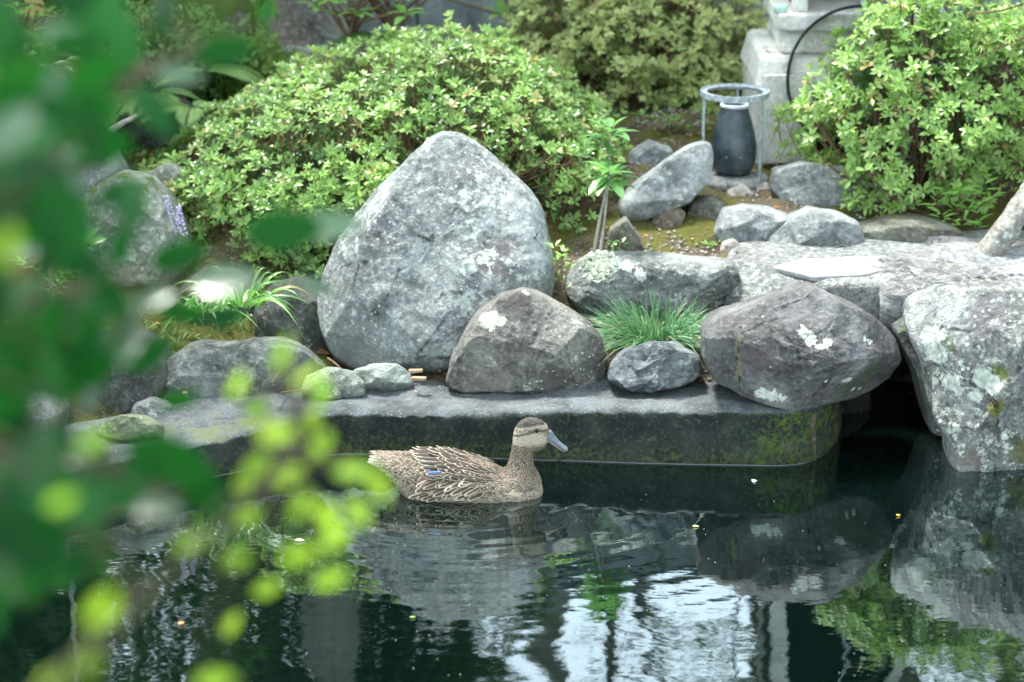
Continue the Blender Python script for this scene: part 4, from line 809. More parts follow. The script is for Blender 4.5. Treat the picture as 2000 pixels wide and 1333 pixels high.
# maple sprays reaching in at the top right
M_maple = leaf_mat('maple_leaf', (.12, .22, .06), (.34, .46, .14), .45, .45, .3)
def maple_leaf():
    V = [(0, 0, 0)]; lobes = [(-2.1, .45), (-1.25, .75), (-.6, .95), (0, 1.05), (.6, .95), (1.25, .75), (2.1, .45)]; F = []
    for a, l in lobes:
        i = len(V); V += [(math.cos(a - .24) * l * .38, math.sin(a - .24) * l * .38, .02), (math.cos(a) * l, math.sin(a) * l, -.12 * l), (math.cos(a + .24) * l * .38, math.sin(a + .24) * l * .38, .02)]
        F += [(0, i, i + 1), (0, i + 1, i + 2)]
    return np.array(V) * .9, np.array(F), np.zeros((0, 4), int)
MT = maple_leaf()
def maple_spray(label, pts, Yd, seed):
    r = np.random.default_rng(seed); W_ = [atY(a, b, Yd) for a, b in pts]; b_ = W_[0]; t = thing('maple_branch', label, 'branch', b_, )
    C = np.array(W_); u_ = np.linspace(0, len(C) - 1, 20); C = np.stack([np.interp(u_, range(len(pts)), C[:, i]) for i in range(3)], 1)
    V, F = tube_np(C - b_, np.linspace(.006, .0015, 20), 5); link('twig', mesh_np('twig', V, F, M_bark), t)
    for k in range(34):
        q = C[r.integers(4, 20)] + r.normal(0, .045, 3) * [1.1, 1, .8]
        V, F, tt = place(MT, np.zeros((1, 3)), np.array([[r.normal() * .6, -.3 + r.normal() * .4, -.3 + r.normal() * .3]]), np.array([[r.normal() * .3, -.5, .9]]), .034 * r.uniform(.7, 1.2), np.array([[r.uniform(.1, 1), 0, 0]]))
        link('leaf', mesh_np('leaf', V, [F[0]], M_maple, False, tt), t, q - b_)
maple_spray('maple branch with pale star-shaped leaves at the top right corner, upper spray', [(2160, -60), (2060, -10), (1960, 20), (1885, 30)], 6.45, 3)
maple_spray('maple branch with pale star-shaped leaves at the right edge, lower spray', [(2160, 20), (2060, 50), (1970, 85), (1905, 115)], 6.4, 4)
# bare stems right of the azalea
for k, (a, b_, c_, d_, lab) in enumerate([(1905, 330, 1878, 150, 'thin dark bare stem right of the azalea, leaning left'), (1908, 330, 1925, 140, 'thin dark bare stem right of the azalea, leaning right')]):
    p0, p1 = atY(a, b_, 6.7), atY(c_, d_, 6.7); t = thing('bare_stem', lab, 'stem', p0); V, F = tube_np(bez(p0 - p0, (p1 - p0) * .5 + [.01, 0, 0], p1 - p0), np.linspace(.006, .0035, 8), 6); link('twig', mesh_np('twig', V, F, M_bark), t)

# ------------------------------------------------------------------ block wall at the back
M_block = rock_mat('wall_block', (.17, .205, .21), (.10, .125, .13), (.23, .27, .275), stain=.5, huef=.15, cracks=.05, bump=.6, speck=.4)
wx0, wy0 = -.55, 8.35; wt = thing('block_wall', 'weathered grey block wall across the back of the garden', 'wall', (wx0, wy0, .3))
V, F = box_np((.0, .02, 0), (4.0, .12, 1.18)); link('mortar', mesh_np('mortar', V, F, simple('mortar', (.10, .11, .11), .95), False), wt)
bw, bh = .44, .19; V, F = box_np((.004, 0, .004), (bw - .004, .10, bh - .004)); bme = mesh_np('block', V, F, M_block, False)
V, F = box_np((.004, 0, .004), (bw / 2 - .004, .10, bh - .004)); bmh = mesh_np('block', V, F, M_block, False)
for j in range(6):
    x = 0
    while x < 3.9:
        half = (j % 2 and x == 0) or x + bw > 4.0
        o = link('block', bmh if half else bme, wt, (x, -.002 * random.random(), .03 + j * bh)); bevel(o, .006); x += bw / 2 if half else bw
V, F = box_np((-.03, -.03, 1.18), (4.03, .15, 1.24)); bevel(link('coping', mesh_np('coping', V, F, M_block, False), wt), .01)

# ------------------------------------------------------------------ trees and thickets behind the garden, and unseen sky-blocking trees around it
def tree(label, x, y, h, tr, crowns, N, leaf, mat, seed, bend=.2, name='tree', limbs=7, bark=None, base_z=None, flare=1.0, crown_stuff=True, trunk_h=None):
    r = np.random.default_rng(seed); zb = Hz(x, y) - .05 if base_z is None else base_z; root = np.array([x, y, zb]); t = thing(name, label, 'tree', root)
    th = trunk_h or h * .85; u_ = np.linspace(0, 1, 26); C = np.stack([bend * np.sin(u_ * 2.2 + seed) * h * .12 + 0 * u_, bend * np.cos(u_ * 1.7 + seed) * h * .08, u_ * th], 1); C -= C[0] * [1, 1, 0]
    rad = tr * (1 - .7 * u_) * (1 + 1.1 * flare * np.exp(-u_ * th / .16)); V, F = tube_np(C, rad, 24); cc = np.repeat(C, 24, 0)
    V = V + unit(V - cc) * ((fbm(V * 5, seed, 4) * tr * .5 + fbm(V * np.array([22, 22, 7]), seed + 3, 3) * tr * .16))[:, None]
    link('trunk', mesh_np('trunk', V, F, bark or M_treebark), t)
    parts = []
    for k in range(limbs):
        s = C[r.integers(9, 25)]; cx = crowns[k % len(crowns)]; e = np.array(cx[:3]) - [x, y, zb] + r.normal(0, .3, 3) * np.array(cx[3:6]) * .8
        B = bez(s, (s + e) / 2 + [0, 0, .15 * h * r.random()] + r.normal(0, .05, 3), e, 12); parts.append(tube_np(B, np.linspace(tr * .33, tr * .05, 12), 7))
        for q in range(5):
            s2 = B[r.integers(4, 12)]; e2 = s2 + r.normal(0, .22, 3) * np.array(cx[3:6]) * 1.4; parts.append(tube_np(bez(s2, (s2 + e2) / 2 + r.normal(0, .04, 3), e2, 6), np.linspace(tr * .10, tr * .02, 6), 4))
    V, F = join_np(parts); link('limbs', mesh_np('limbs', V, F, bark or M_treebark), t, kind='stuff')
    if N:
        P_ = []
        for cx in crowns:
            n_ = int(N / len(crowns)); d = unit(r.normal(size=(n_ * 2, 3))); rad_ = r.random(n_ * 2) ** .4; q = d * rad_[:, None]; q = q[fbm(q * 2.4 + seed, seed, 3) > -.10 * cx[6]] if cx[6] > 0 else q
            P_.append(np.array(cx[:3]) + q[:n_] * np.array(cx[3:6]))
        P_ = np.concatenate(P_) - root; n_ = len(P_)
        al = unit(r.normal(size=(n_, 3)) + [0, 0, -.25]); nm = unit(r.normal(size=(n_, 3)) * .7 + [0, -.2, .9])
        ti = np.stack([np.clip(.4 + .5 * fbm(P_ * 2.2, seed, 2) + r.normal(0, .15, n_), 0, 1), (r.random(n_) < .02) * .8, np.zeros(n_)], 1)
        V, F, tt = place(LT4, P_, al, nm, leaf * r.uniform(.7, 1.3, n_), ti); link('crown', mesh_np('crown', V, F, mat, False, tt), t, kind='stuff')
    return t
LT4 = leaf_tmpl(.42, .15, .2, ((0, 0), (.45, 1.), (1, 0)))
M_treebark = rock_mat('mossy_bark', (.25, .25, .22), (.11, .10, .085), (.42, .44, .39), lich=.6, lscale=8, lcol=(.45, .50, .42), stain=.6, cracks=.4, moss=.30, mcol=(.14, .17, .03), bump=1.6, strata=0)
M_tl = leaf_mat('tree_leaf', (.028, .07, .018), (.11, .22, .05), .38, .35, .4, extra=(.3, .24, .1))
M_tl2 = leaf_mat('tree_leaf_light', (.07, .14, .03), (.24, .36, .09), .42, .4, .35)
tree('thick mossy tree trunk rising behind the left shoulder of the large azalea', (605 - 1000) / FPX * 8.3, 8.1, 4.6, .105, [(-.9, 8.4, 3.5, 1.2, .9, .9, 1), (-.2, 8.6, 4.2, .8, .8, .7, 1)], 9000, .085, M_tl, 5, bend=.15, flare=1.5)
tree('dark broadleaf shrub tree in the thicket at the upper left, nearest the bank', -1.62, 7.7, 2.6, .05, [(-1.65, 7.8, 1.45, .75, .5, 1.0, .6), (-1.95, 7.9, 2.4, .6, .5, .7, 1)], 15000, .07, M_tl, 11)
tree('dark evergreen shrub behind the thicket at the far left', -2.45, 8.6, 3.4, .06, [(-2.4, 8.6, 1.6, .9, .6, 1.3, .5), (-2.3, 8.8, 3.0, .9, .7, .8, .8)], 14000, .075, M_tl, 12)
tree('dense evergreen left of the mossy trunk, filling the back of the garden', -1.05, 9.2, 3.6, .06, [(-1.1, 9.3, 1.7, .75, .4, 1.35, .4), (-.7, 9.5, 2.9, .8, .5, .7, .8)], 15000, .075, M_tl, 13)
tree('leafy evergreen over the left end of the block wall', -.15, 9.9, 3.8, .06, [(-.40, 9.9, 2.0, .62, .5, .9, .4), (-.55, 9.9, 3.1, .65, .6, .6, .8)], 13000, .075, M_tl, 14)
tree('light green maple beyond the right end of the block wall', 2.3, 9.7, 4.2, .07, [(2.25, 9.7, 2.6, .85, .6, .9, .9), (2.6, 9.7, 1.4, .6, .5, .7, .8), (1.9, 10.0, 3.6, .6, .6, .5, 1)], 9000, .07, M_tl2, 15)
tree('slender nearly bare tree standing behind the block wall', .62, 10.3, 4.6, .05, [(.5, 10.3, 3.1, .6, .3, .9, 1.4), (1.0, 10.3, 3.3, .5, .3, .7, 1.4)], 800, .07, M_tl, 16, limbs=16, flare=.2, bend=.35)
tree('slim forked tree behind the block wall, right of the bare one', 1.02, 10.1, 4.4, .035, [(1.1, 10.1, 2.6, .35, .3, .6, 1.2), (.9, 10.1, 3.6, .6, .3, .5, 1.2)], 260, .07, M_tl, 17, limbs=9, flare=.2, bend=.5)
tree('unseen broad tree added behind the camera to block sky light, left', -2.6, -2.2, 6.5, .14, [(-2.4, -1.8, 4.2, 2.2, 1.6, 1.5, .6), (-3.4, 1.0, 3.6, 1.4, 1.6, 1.4, .6)], 6000, .16, M_tl, 18, base_z=.2)
tree('unseen broad tree added behind the camera to block sky light, right', 2.4, -2.6, 6.5, .14, [(2.2, -2.2, 4.0, 2.4, 1.6, 1.6, .6), (3.8, 1.5, 3.4, 1.2, 1.8, 1.5, .6)], 6000, .16, M_tl, 19, base_z=.2)  # both near-bank trees are added out of view to darken camera-facing sides
for k, (x, y, lab) in enumerate([(-5.2, 3.6, 'unseen tall tree added to block sky light, left of the pond'), (-5.0, 8.6, 'unseen tall tree added to block sky light at the left rear'), (5.2, 3.4, 'unseen tall tree added to block sky light, right of the pond'), (5.0, 8.4, 'unseen tall tree added to block sky light at the right rear'),
        (-3.0, 12.6, 'unseen tall tree added to block sky light, left of the sky gap'), (4.9, 12.8, 'unseen tall tree added to block sky light, right of the sky gap'), (.4, 14.0, 'unseen high-crowned tree added to block sky light far beyond the block wall')]):
    zc = 8.2 if k == 6 else 5.8 if k > 3 else 3.9; tree(lab, x, y, 7.5, .13, [(x * .85, y * (.97 if k > 3 else .95), zc, 2.3, 1.9, 1.5 if k > 3 else 2.4, .5), (x * .7, y * .93, zc + 1.2, 1.5, 1.4, 1.0, .5)], 6500, .17, M_tl, 60 + k, limbs=6, flare=.4)  # ring of added crowns screens the sky so light falls from overhead
# small trees just behind the azalea ridge (top of the picture)
def topshrub(label, px, py, Y, h, L_, n, mat, seed, sp=.12):
    r = np.random.default_rng(seed); b_ = atY(px, py, Y); e = b_ + [r.normal(0, .02), 0, h]; st = [bez(b_, (b_ + e) / 2 + [.01, 0, 0], e)]; lv = []
    for k in range(n):
        q = b_ + np.array([r.normal(0, sp), r.normal(0, sp * .6), h * r.uniform(.55, 1.25)]); st.append(bez(b_ + [0, 0, h * .5 * r.random()], (b_ + q) / 2 + [0, 0, .05], q, 5)); lv += whorl(q, 6, L_, 1.2, t0=.5)
    return plant('young_shrub', label, 'shrub', b_, st, lv, mat, M_bark, LTW, stem_r=(.007, .002))
topshrub('small leafy shrub with a brown stem right of the mossy trunk', 684, 95, 7.5, .22, .07, 12, M_bright, 21)
topshrub('dark glossy shrub behind the ridge of the large azalea', 768, 80, 7.55, .22, .075, 12, M_ard, 22)
topshrub('drooping-leaved shrub in front of the grey block wall', 1008, 85, 7.9, .20, .085, 8, M_bright, 23)
topshrub('bright seedling tree at the top left corner', 45, 110, 7.2, .16, .055, 9, M_bright, 24)
# ferns on the shaded bank
def fern(label, px, py, Y, n, L_, seed):
    r = np.random.default_rng(seed); b_ = atY(px, py, Y); t = thing('fern', label, 'fern', b_)
    for k in range(n):
        a = r.uniform(0, 6.28); d = np.array([math.cos(a), math.sin(a) * .7 - .25, .55]); geo = []; u_ = np.linspace(.12, 1, 22)
        C = u_[:, None] * L_ * d + np.array([0, 0, -1]) * (u_ ** 2 * L_ * .7)[:, None]; T_ = unit(np.gradient(C, axis=0)); S_ = unit(np.cross(T_, [0, 0, 1.])); w = L_ * .28 * np.sin(np.clip(u_ * .9 + .12, 0, 1) * math.pi) ** .8 + .004
        for sg in (-1, 1): geo.append(place(LT4, C, S_ * sg + T_ * .45, np.cross(S_, T_), w, np.tile([[r.uniform(.2, 1), 0, 0]], (22, 1)), w * .7))
        V, F = tube_np(np.r_[[[0, 0, 0]], C], np.linspace(.0015, .0006, 23), 3); geo.append((V, F, np.tile([[.2, 0, 0]], (len(V), 1))))
        V, F, tt = cat_geo(geo); link('frond', mesh_np('frond', V, F, M_fern, False, tt), t)
    return t
for k, (a, b_, Y, n, L_, lab) in enumerate([(60, 85, 7.0, 8, .22, 'fern at the top left corner beside the bright seedling tree'), (100, 130, 6.9, 7, .2, 'hanging fern on the shaded bank below the corner fern'), (225, 95, 7.3, 7, .2, 'fern in deep shade near the top, left of the mossy bank'),
        (350, 90, 7.4, 9, .24, 'light fern spreading on the mossy bank left of the thick trunk'), (400, 140, 7.2, 7, .2, 'low fern below the light fern on the mossy bank'), (300, 190, 7.0, 8, .2, 'dark fern hanging over the shaded hollow'), (440, 55, 7.8, 9, .24, 'pale fern right beside the thick mossy trunk'), (380, 215, 6.85, 6, .16, 'small fern above the left end of the large azalea'), (215, 225, 6.9, 7, .17, 'dim fern above the smooth bluish rock'), (730, 75, 7.5, 8, .16, 'low fern between the young shrubs behind the azalea')]): fern(lab, a, b_, Y, n, L_, 40 + k)
S('big moss-covered stone at the top left behind the ferns', [(240, 130), (260, 30), (330, -30), (450, -40), (490, 20), (500, 110), (470, 220), (330, 260), (240, 200)], 7.6, rock_mat('moss_stone', (.12, .13, .09), (.05, .055, .04), (.18, .2, .14), lich=.2, moss=1.1, mcol=(.06, .105, .015)), 130, .25, amp=.03)
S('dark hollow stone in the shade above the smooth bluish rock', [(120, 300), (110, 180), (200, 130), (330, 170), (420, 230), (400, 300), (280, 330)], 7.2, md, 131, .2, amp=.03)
S('mossy root-like stone at the foot of the thick trunk', [(500, 230), (505, 130), (560, 90), (640, 100), (700, 150), (690, 220)], 7.7, mlm, 132, .15, amp=.02)
for k, (pts, lab) in enumerate([([(205, 262), (250, 235), (268, 225)], 'short dead branch lying in the dark hollow')]):
    q = [atY(a, b_, 6.75) for a, b_ in pts]; t = thing('dead_branch', lab, 'branch', q[0]); V, F = tube_np(np.array(bez(*q, 14)) - q[0], np.linspace(.011, .005, 14), 10); V += (fbm(V * 40, k, 3) * .004)[:, None]; link('wood', mesh_np('wood', V, F, M_barkgrey), t)
for k, (px, py, Y, rx, rz, lf, mt, lab) in enumerate([(330, 120, 7.35, .26, .20, .030, M_fern, 'low fine-leaved shrub on the mossy bank left of the thick trunk'), (460, 150, 7.45, .20, .17, .032, M_tl2, 'small light shrub between the mossy bank and the large azalea'), (180, 170, 7.2, .28, .22, .035, M_tl, 'dark low shrub in the shaded hollow'), (300, 20, 7.9, .40, .22, .035, M_tl2, 'sunlit low shrub at the top of the picture left of the trunk')]):
    q = atY(px, py, Y); tree(lab, q[0], Y, rz * 1.2, .012, [(q[0], Y, q[2], rx, .2, rz, .7)], 2600, lf, mt, 80 + k, name='low_shrub', limbs=5, flare=.2, base_z=q[2] - rz)

# ------------------------------------------------------------------ foreground branches hanging near the camera
M_fgd = leaf_mat('near_dark_leaf', (.003, .034, .010), (.007, .075, .012), .5, .26, .12, tcol=(.02, .30, .004))
M_fgw = simple('dark_twig', (.045, .042, .022), .85, scale=60)
M_fgl = leaf_mat('near_glossy_leaf', (.006, .035, .008), (.012, .055, .010), .2, .12, .6, tcol=(.03, .28, .005))
M_fgb = leaf_mat('near_bright_leaf', (.16, .34, .02), (.36, .55, .05), .4, .5, .22, tcol=(.46, .74, .04))
LF = leaf_tmpl(.52, .12, .12, ((0, 0), (.15, .6), (.4, 1.), (.7, .8), (.9, .35), (1, 0)))
def branch(label, pts, leaves, mat, seed, name='leafy_branch', root=None, wood=(.0045, .0018), cat='branch'):
    """pts: (px, py, distance) of the branch; leaves: (px, py, distance, length, angle or None, gloss)"""
    r = np.random.default_rng(seed); C = np.array([atD(*q) for q in pts]); C = C if root is None else np.r_[[root], C]
    u_ = np.linspace(0, len(C) - 1, 40); C2 = np.stack([np.interp(u_, range(len(C)), C[:, i]) for i in range(3)], 1); k = np.ones(7) / 7; C2 = np.stack([np.convolve(np.pad(C2[:, i], 3, 'edge'), k, 'valid') for i in range(3)], 1)
    t = thing(name, label, cat, C2[0]); V, F = tube_np(C2 - C2[0], np.linspace(wood[0], wood[1], 40), 7); link('branch', mesh_np('branch', V, F, M_fgw), t)
    tw = []
    for (px, py, D, L_, ang, gl) in leaves:
        P_ = atD(px, py, D); vd = unit(CAM - P_); ang = r.uniform(0, 6.28) if ang is None else R(ang)
        al = RT * math.cos(ang) + UP * math.sin(ang) + vd * r.uniform(-.35, .35)
        nm = (vd + np.array([r.normal(0, .12), .25 + r.normal(0, .1), .75])) if gl else (vd * r.uniform(.6, 1.1) + r.normal(0, .35, 3) * [1, 1, .6])
        al = unit(al); b_ = P_ - al * L_ * .5
        V, F, tt = place(LF, np.zeros((1, 3)), al[None], nm[None], L_, np.array([[r.uniform(0, 1), 0, 0]]))
        link('leaf', mesh_np('leaf', V, F, M_fgl if gl else mat, True, tt), t, b_ - C2[0])
        near = C2[np.argmin(np.linalg.norm(C2 - b_, axis=1))]; tw.append(tube_np(bez(near - C2[0], (near + b_) / 2 - C2[0] + [0, 0, .01], b_ - C2[0], 5), np.linspace(.0016, .0009, 5), 4))
    V, F = join_np(tw); link('twigs', mesh_np('twigs', V, F, M_fgw), t, kind='stuff')
    return t
r = np.random.default_rng(99)
# explicit leaves: px, py, distance, length, angle, glossy
D1 = [(440, 100, 1.15, .040, 10, 0), (300, 215, 1.05, .040, -50, 0), (555, 450, 1.2, .055, 5, 0), (640, 440, 1.25, .05, 15, 1), (440, 545, 1.15, .045, 10, 1), (350, 500, 1.15, .04, 15, 0), (235, 480, 1.1, .030, 80, 0), (240, 375, 1.1, .035, 15, 0), (150, 330, 1.05, .04, 40, 1), (350, 145, 1.1, .03, 0, 1),
      (110, 60, 1.05, .03, 20, 1), (50, 490, 1.1, .022, 20, 1), (235, 690, 1.1, .03, 40, 1), (290, 580, 1.15, .035, 20, 1), (170, 640, 1.1, .04, -30, 0), (330, 900, 1.0, .055, -20, 0), (400, 960, 1.05, .05, -50, 0), (260, 940, 1.0, .04, 60, 0), (300, 990, 1.05, .035, 0, 1), (190, 1080, 1.05, .035, 80, 0), (350, 780, 1.2, .03, 5, 0), (60, 900, .95, .05, 60, 0), (30, 990, .95, .05, 40, 0), (110, 1010, 1.0, .045, 80, 0), (180, 760, 1.1, .035, 70, 1), (120, 880, 1.0, .04, 10, 1), (20, 700, 1.0, .05, 30, 0), (200, 40, 1.0, .05, 70, 0), (250, 80, 1.1, .04, 100, 0), (70, 160, 1.0, .05, -20, 0), (160, 230, 1.0, .05, 20, 0), (60, 280, .95, .05, 60, 0), (200, 300, 1.05, .04, 20, 0), (20, 400, .95, .05, 80, 0), (110, 420, 1.0, .045, -20, 0), (290, 690, 1.15, .04, 30, 0), (350, 610, 1.2, .035, -10, 0), (440, 620, 1.2, .03, 20, 0), (520, 20, 1.2, .02, 60, 0), (320, 30, 1.15, .03, 80, 1), (620, 560, 1.3, .03, -10, 1)]
for _ in range(66):
    D1.append((r.uniform(-80, 190), r.uniform(-60, 1200), r.uniform(.85, 1.2), r.uniform(.028, .046), None, r.random() < .10))
for _ in range(58):
    y = r.uniform(-60, 1150); xm = 60 + 110 * r.random() if r.random() < .6 else r.uniform(100, 330) * (1 if y < 950 else .6)
    D1.append((xm - 60, y, r.uniform(.85, 1.25), r.uniform(.022, .040), None, r.random() < .22))
root = np.array([-.75, .55, Hz(-.75, .55)])
rootA = np.array([-.62, .62, 1.2])
D1 = [(a, b_, D * 1.9, L_ * 1.45, c_, g_) for a, b_, D, L_, c_, g_ in D1]
A1 = [q for q in D1 if q[1] < 420]; A2 = [q for q in D1 if 420 <= q[1] < 800]; A3 = [q for q in D1 if q[1] >= 800]
branch('dark glossy-leaved branch close at the upper left, out of focus', [(-300, 700, 1.82), (-120, 350, 1.95), (150, 180, 2.08), (420, 80, 2.27)], A1, M_fgd, 1)
branch('dark glossy-leaved branch reaching towards the tall boulder, out of focus', [(-300, 700, 1.82), (-100, 600, 1.95), (200, 560, 2.15), (600, 450, 2.41)], A2, M_fgd, 2)
branch('dark leafy branch hanging over the water at the lower left, out of focus', [(-300, 700, 1.82), (-100, 850, 1.89), (150, 900, 1.95), (400, 960, 2.08)], A3, M_fgd, 3)
B1 = [(465, 752, 60), (550, 692, 70), (600, 735, 40), (628, 765, 80), (500, 800, 30), (540, 845, 10), (625, 872, 60), (505, 905, 20), (480, 940, 60), (690, 918, 10), (740, 950, -60), (590, 985, 60), (640, 1010, -70), (655, 1050, 40), (585, 1085, 10), (645, 1130, 20), (460, 1092, 10), (370, 1060, 20), (340, 1020, 30), (200, 1190, 50), (100, 1210, 70), (120, 980, 20), (250, 890, 30), (180, 860, 30), (60, 1000, 20), (520, 1150, 20), (260, 1300, 20), (100, 1330, 40), (330, 1240, 50), (420, 1330, 10), (210, 980, 40), (480, 1010, 20), (30, 560, 50), (15, 480, 80), (20, 600, 40), (170, 1290, 70), (70, 1080, 30), (450, 1220, 60), (610, 820, 70), (560, 930, 30), (700, 1000, -50)]
B1 = [q for k, q in enumerate(B1) if q[0] > 400 or k % 2]
B1 = [(a, b_, 1.75 + .35 * r.random() - (.45 if a < 330 else 0), r.uniform(.022, .034) * (.8 if a < 330 else 1), c_, 0) for a, b_, c_ in B1]
branch('bright lime-green shoot with small leaves in front of the pond, out of focus', [(-100, 1500, 1.3), (150, 1300, 1.4), (350, 1100, 1.6), (520, 950, 1.8), (600, 800, 1.9), (560, 690, 1.95)], B1, M_fgb, 4, wood=(.002, .0008))

# ------------------------------------------------------------------ the duck
def dk(cx, cy, Y=DUCK[1]):      # crop pixel of the enlarged photograph -> duck-local metres on its mid plane
    P_ = atY(660 + cx / 4, 780 + cy / 4, Y); return P_[0] - DUCK[0], P_[2]
def loft(st, seg=40, pw=2.0):
    """st rows: x, z, half height, half width, tilt of the ring plane"""
    st = np.array(st, float); a = np.linspace(0, 2 * math.pi, seg, endpoint=False); V = []
    for x, z, hh, hw_, tl in st:
        cy_, sy_ = np.cos(a), np.sin(a); q = 2 / pw; yy = np.sign(cy_) * np.abs(cy_) ** q * hw_; zz = np.sign(sy_) * np.abs(sy_) ** q * hh
        V.append(np.stack([x - zz * math.sin(tl), yy, z + zz * math.cos(tl)], 1))
    V = np.array(V).reshape(-1, 3); n_ = len(st); i = np.arange(n_ - 1)[:, None] * seg; j = np.arange(seg)[None]
    F = np.stack([i + j, i + (j + 1) % seg, i + seg + (j + 1) % seg, i + seg + j], -1).reshape(-1, 4)
    caps = []
    for base_, rev in ((0, True), ((n_ - 1) * seg, False)):
        for k in range(1, seg // 2 - 0 - 0):
            q = [base_ + k, base_ + k + 1, base_ + seg - k - 1, base_ + seg - k] if k + 1 <= seg - k - 1 else None
            if q and len(set(q)) == 4: caps.append(q[::-1] if rev else q)
        q = [base_ + 0, base_ + 1, base_ + seg - 1, base_ + 0]
    return V, np.concatenate([F, np.array(caps)])
import bmesh
def closed_loft(st, seg=40, pw=2.0, n=60):
    """smooth closed loft through the stations, resampled"""
    st = np.array(st, float); t = np.linspace(0, len(st) - 1, n); m = len(st)
    def cr(a_, t_):
        i = np.clip(t_.astype(int), 0, m - 2); f = t_ - i; p0 = a_[np.clip(i - 1, 0, m - 1)]; p1 = a_[i]; p2 = a_[i + 1]; p3 = a_[np.clip(i + 2, 0, m - 1)]
        return .5 * (2 * p1 + (p2 - p0) * f + (2 * p0 - 5 * p1 + 4 * p2 - p3) * f ** 2 + (3 * p1 - p0 - 3 * p2 + p3) * f ** 3)
    S2 = np.stack([cr(st[:, i], t) for i in range(5)], 1); S2[:, 2:4] = np.maximum(S2[:, 2:4], .001)
    a = np.linspace(0, 2 * math.pi, seg, endpoint=False); q = 2 / pw; ca, sa = np.cos(a), np.sin(a)
    ya = np.sign(ca) * np.abs(ca) ** q; za = np.sign(sa) * np.abs(sa) ** q
    V = np.stack([S2[:, 0, None] - za * S2[:, 2, None] * np.sin(S2[:, 4, None]), ya * S2[:, 3, None], S2[:, 1, None] + za * S2[:, 2, None] * np.cos(S2[:, 4, None])], -1).reshape(-1, 3)
    c0 = V[:seg].mean(0); c1 = V[-seg:].mean(0); V = np.r_[V, [c0], [c1]]
    i = np.arange(n - 1)[:, None] * seg; j = np.arange(seg)[None]; F = [tuple(x) for x in np.stack([i + j, i + (j + 1) % seg, i + seg + (j + 1) % seg, i + seg + j], -1).reshape(-1, 4)]
    F += [(n * seg, (k + 1) % seg, k) for k in range(seg)] + [(n * seg + 1, (n - 1) * seg + k, (n - 1) * seg + (k + 1) % seg) for k in range(seg)]
    return V, F
def bodyst(cx, top, hw_, bot=None, lift=0.0):
    x, zt = dk(cx, top); zb = -.035 if bot is None else dk(cx, bot)[1]; zt -= .006; return (x, (zt + zb) / 2, max((zt - zb) / 2, .002), hw_, 0)
ST = [bodyst(240, 402, .008, 412), bodyst(300, 404, .020, 470), bodyst(370, 407, .032, 545), bodyst(440, 410, .044, 640), bodyst(510, 412, .055, 735), bodyst(600, 414, .068), bodyst(720, 412, .078), bodyst(880, 420, .084), bodyst(1030, 455, .086), bodyst(1180, 505, .083), bodyst(1300, 560, .078), bodyst(1400, 585, .072), bodyst(1490, 590, .062), bodyst(1560, 620, .048), bodyst(1595, 680, .034), bodyst(1610, 760, .015)]
parts = [closed_loft(ST, 48, 2.25)]
def ringst(c0, c1, hw_):        # a ring given by its rear and front silhouette points
    x0, z0 = dk(*c0); x1, z1 = dk(*c1); r_ = math.hypot(x1 - x0, z1 - z0) / 2; return ((x0 + x1) / 2, (z0 + z1) / 2, r_, hw_, math.atan2(-(x0 - x1), (z0 - z1)) if True else 0)
NK = [ringst((1180, 640), (1612, 800), .066), ringst((1260, 570), (1600, 690), .056), ringst((1318, 530), (1565, 585), .040), ringst((1345, 465), (1530, 520), .028), ringst((1358, 400), (1522, 455), .0235), ringst((1364, 340), (1535, 400), .0225), ringst((1368, 280), (1590, 388), .0225), ringst((1385, 220), (1628, 355), .0230), ringst((1425, 170), (1650, 295), .0215), ringst((1490, 143), (1650, 240), .018), ringst((1560, 150), (1630, 195), .011)]
parts.append(closed_loft(NK, 36, 2.0, 70))
bm = bmesh.new()
for V, F in parts:
    vs = [bm.verts.new(v) for v in V]
    for f in F:
        try: bm.faces.new([vs[i] for i in f])
        except ValueError: pass
bmesh.ops.recalc_face_normals(bm, faces=bm.faces[:])
tmp = bpy.data.meshes.new('duck_body'); bm.to_mesh(tmp); bm.free()
tob = bpy.data.objects.new('duck_body_tmp', tmp); COL.objects.link(tob)
md_ = tob.modifiers.new('r', 'REMESH'); md_.mode = 'VOXEL'; md_.voxel_size = .0022; md_.use_smooth_shade = True
sm_ = tob.modifiers.new('s', 'SMOOTH'); sm_.factor = .5; sm_.iterations = 7
bpy.context.view_layer.update(); dg = bpy.context.evaluated_depsgraph_get(); body = bpy.data.meshes.new_from_object(tob.evaluated_get(dg)); body.name = 'duck_body'
bpy.data.objects.remove(tob); body.materials.clear()
duck = thing('duck', 'speckled brown female duck with a grey bill swimming on the dark pond', 'duck', (DUCK[0], DUCK[1], 0))
# plumage under the feathers, and head pattern
g = NG('duck_plumage'); p = g.pos(); sx = g.n('ShaderNodeSeparateXYZ', {0: p})
ex, ez = dk(1552, 225)
mph = g.n('ShaderNodeMapping', {'Vector': p, 'Rotation': (0, R(-25), 0), 'Scale': (70, 170, 230)}).outputs[0]
st1 = g.noise(mph, 1.6, 4, .6); st2 = g.noise(p, 260, 4, .7)
c = g.mix(g.ss(st1, .38, .6), (.055, .043, .034), (.24, .20, .15)); c = g.mix(g.math('MULTIPLY', g.ss(st2, .5, .7), .6), c, (.34, .29, .22)); c = g.mix(g.math('MULTIPLY', g.ss(st2, .48, .3), .6), c, (.07, .055, .045))
zc = g.math('SUBTRACT', sx.outputs[2], ez); xc = g.math('SUBTRACT', sx.outputs[0], ex)
ahead = g.ss(sx.outputs[2], ez - .05, ez - .03)
cheek = g.math('MULTIPLY', g.ss(zc, -.002, -.012), g.ss(zc, -.046, -.028)); c = g.mix(g.math('MULTIPLY', cheek, g.ss(st2, .30, .55, .35, .85)), c, (.33, .29, .22))
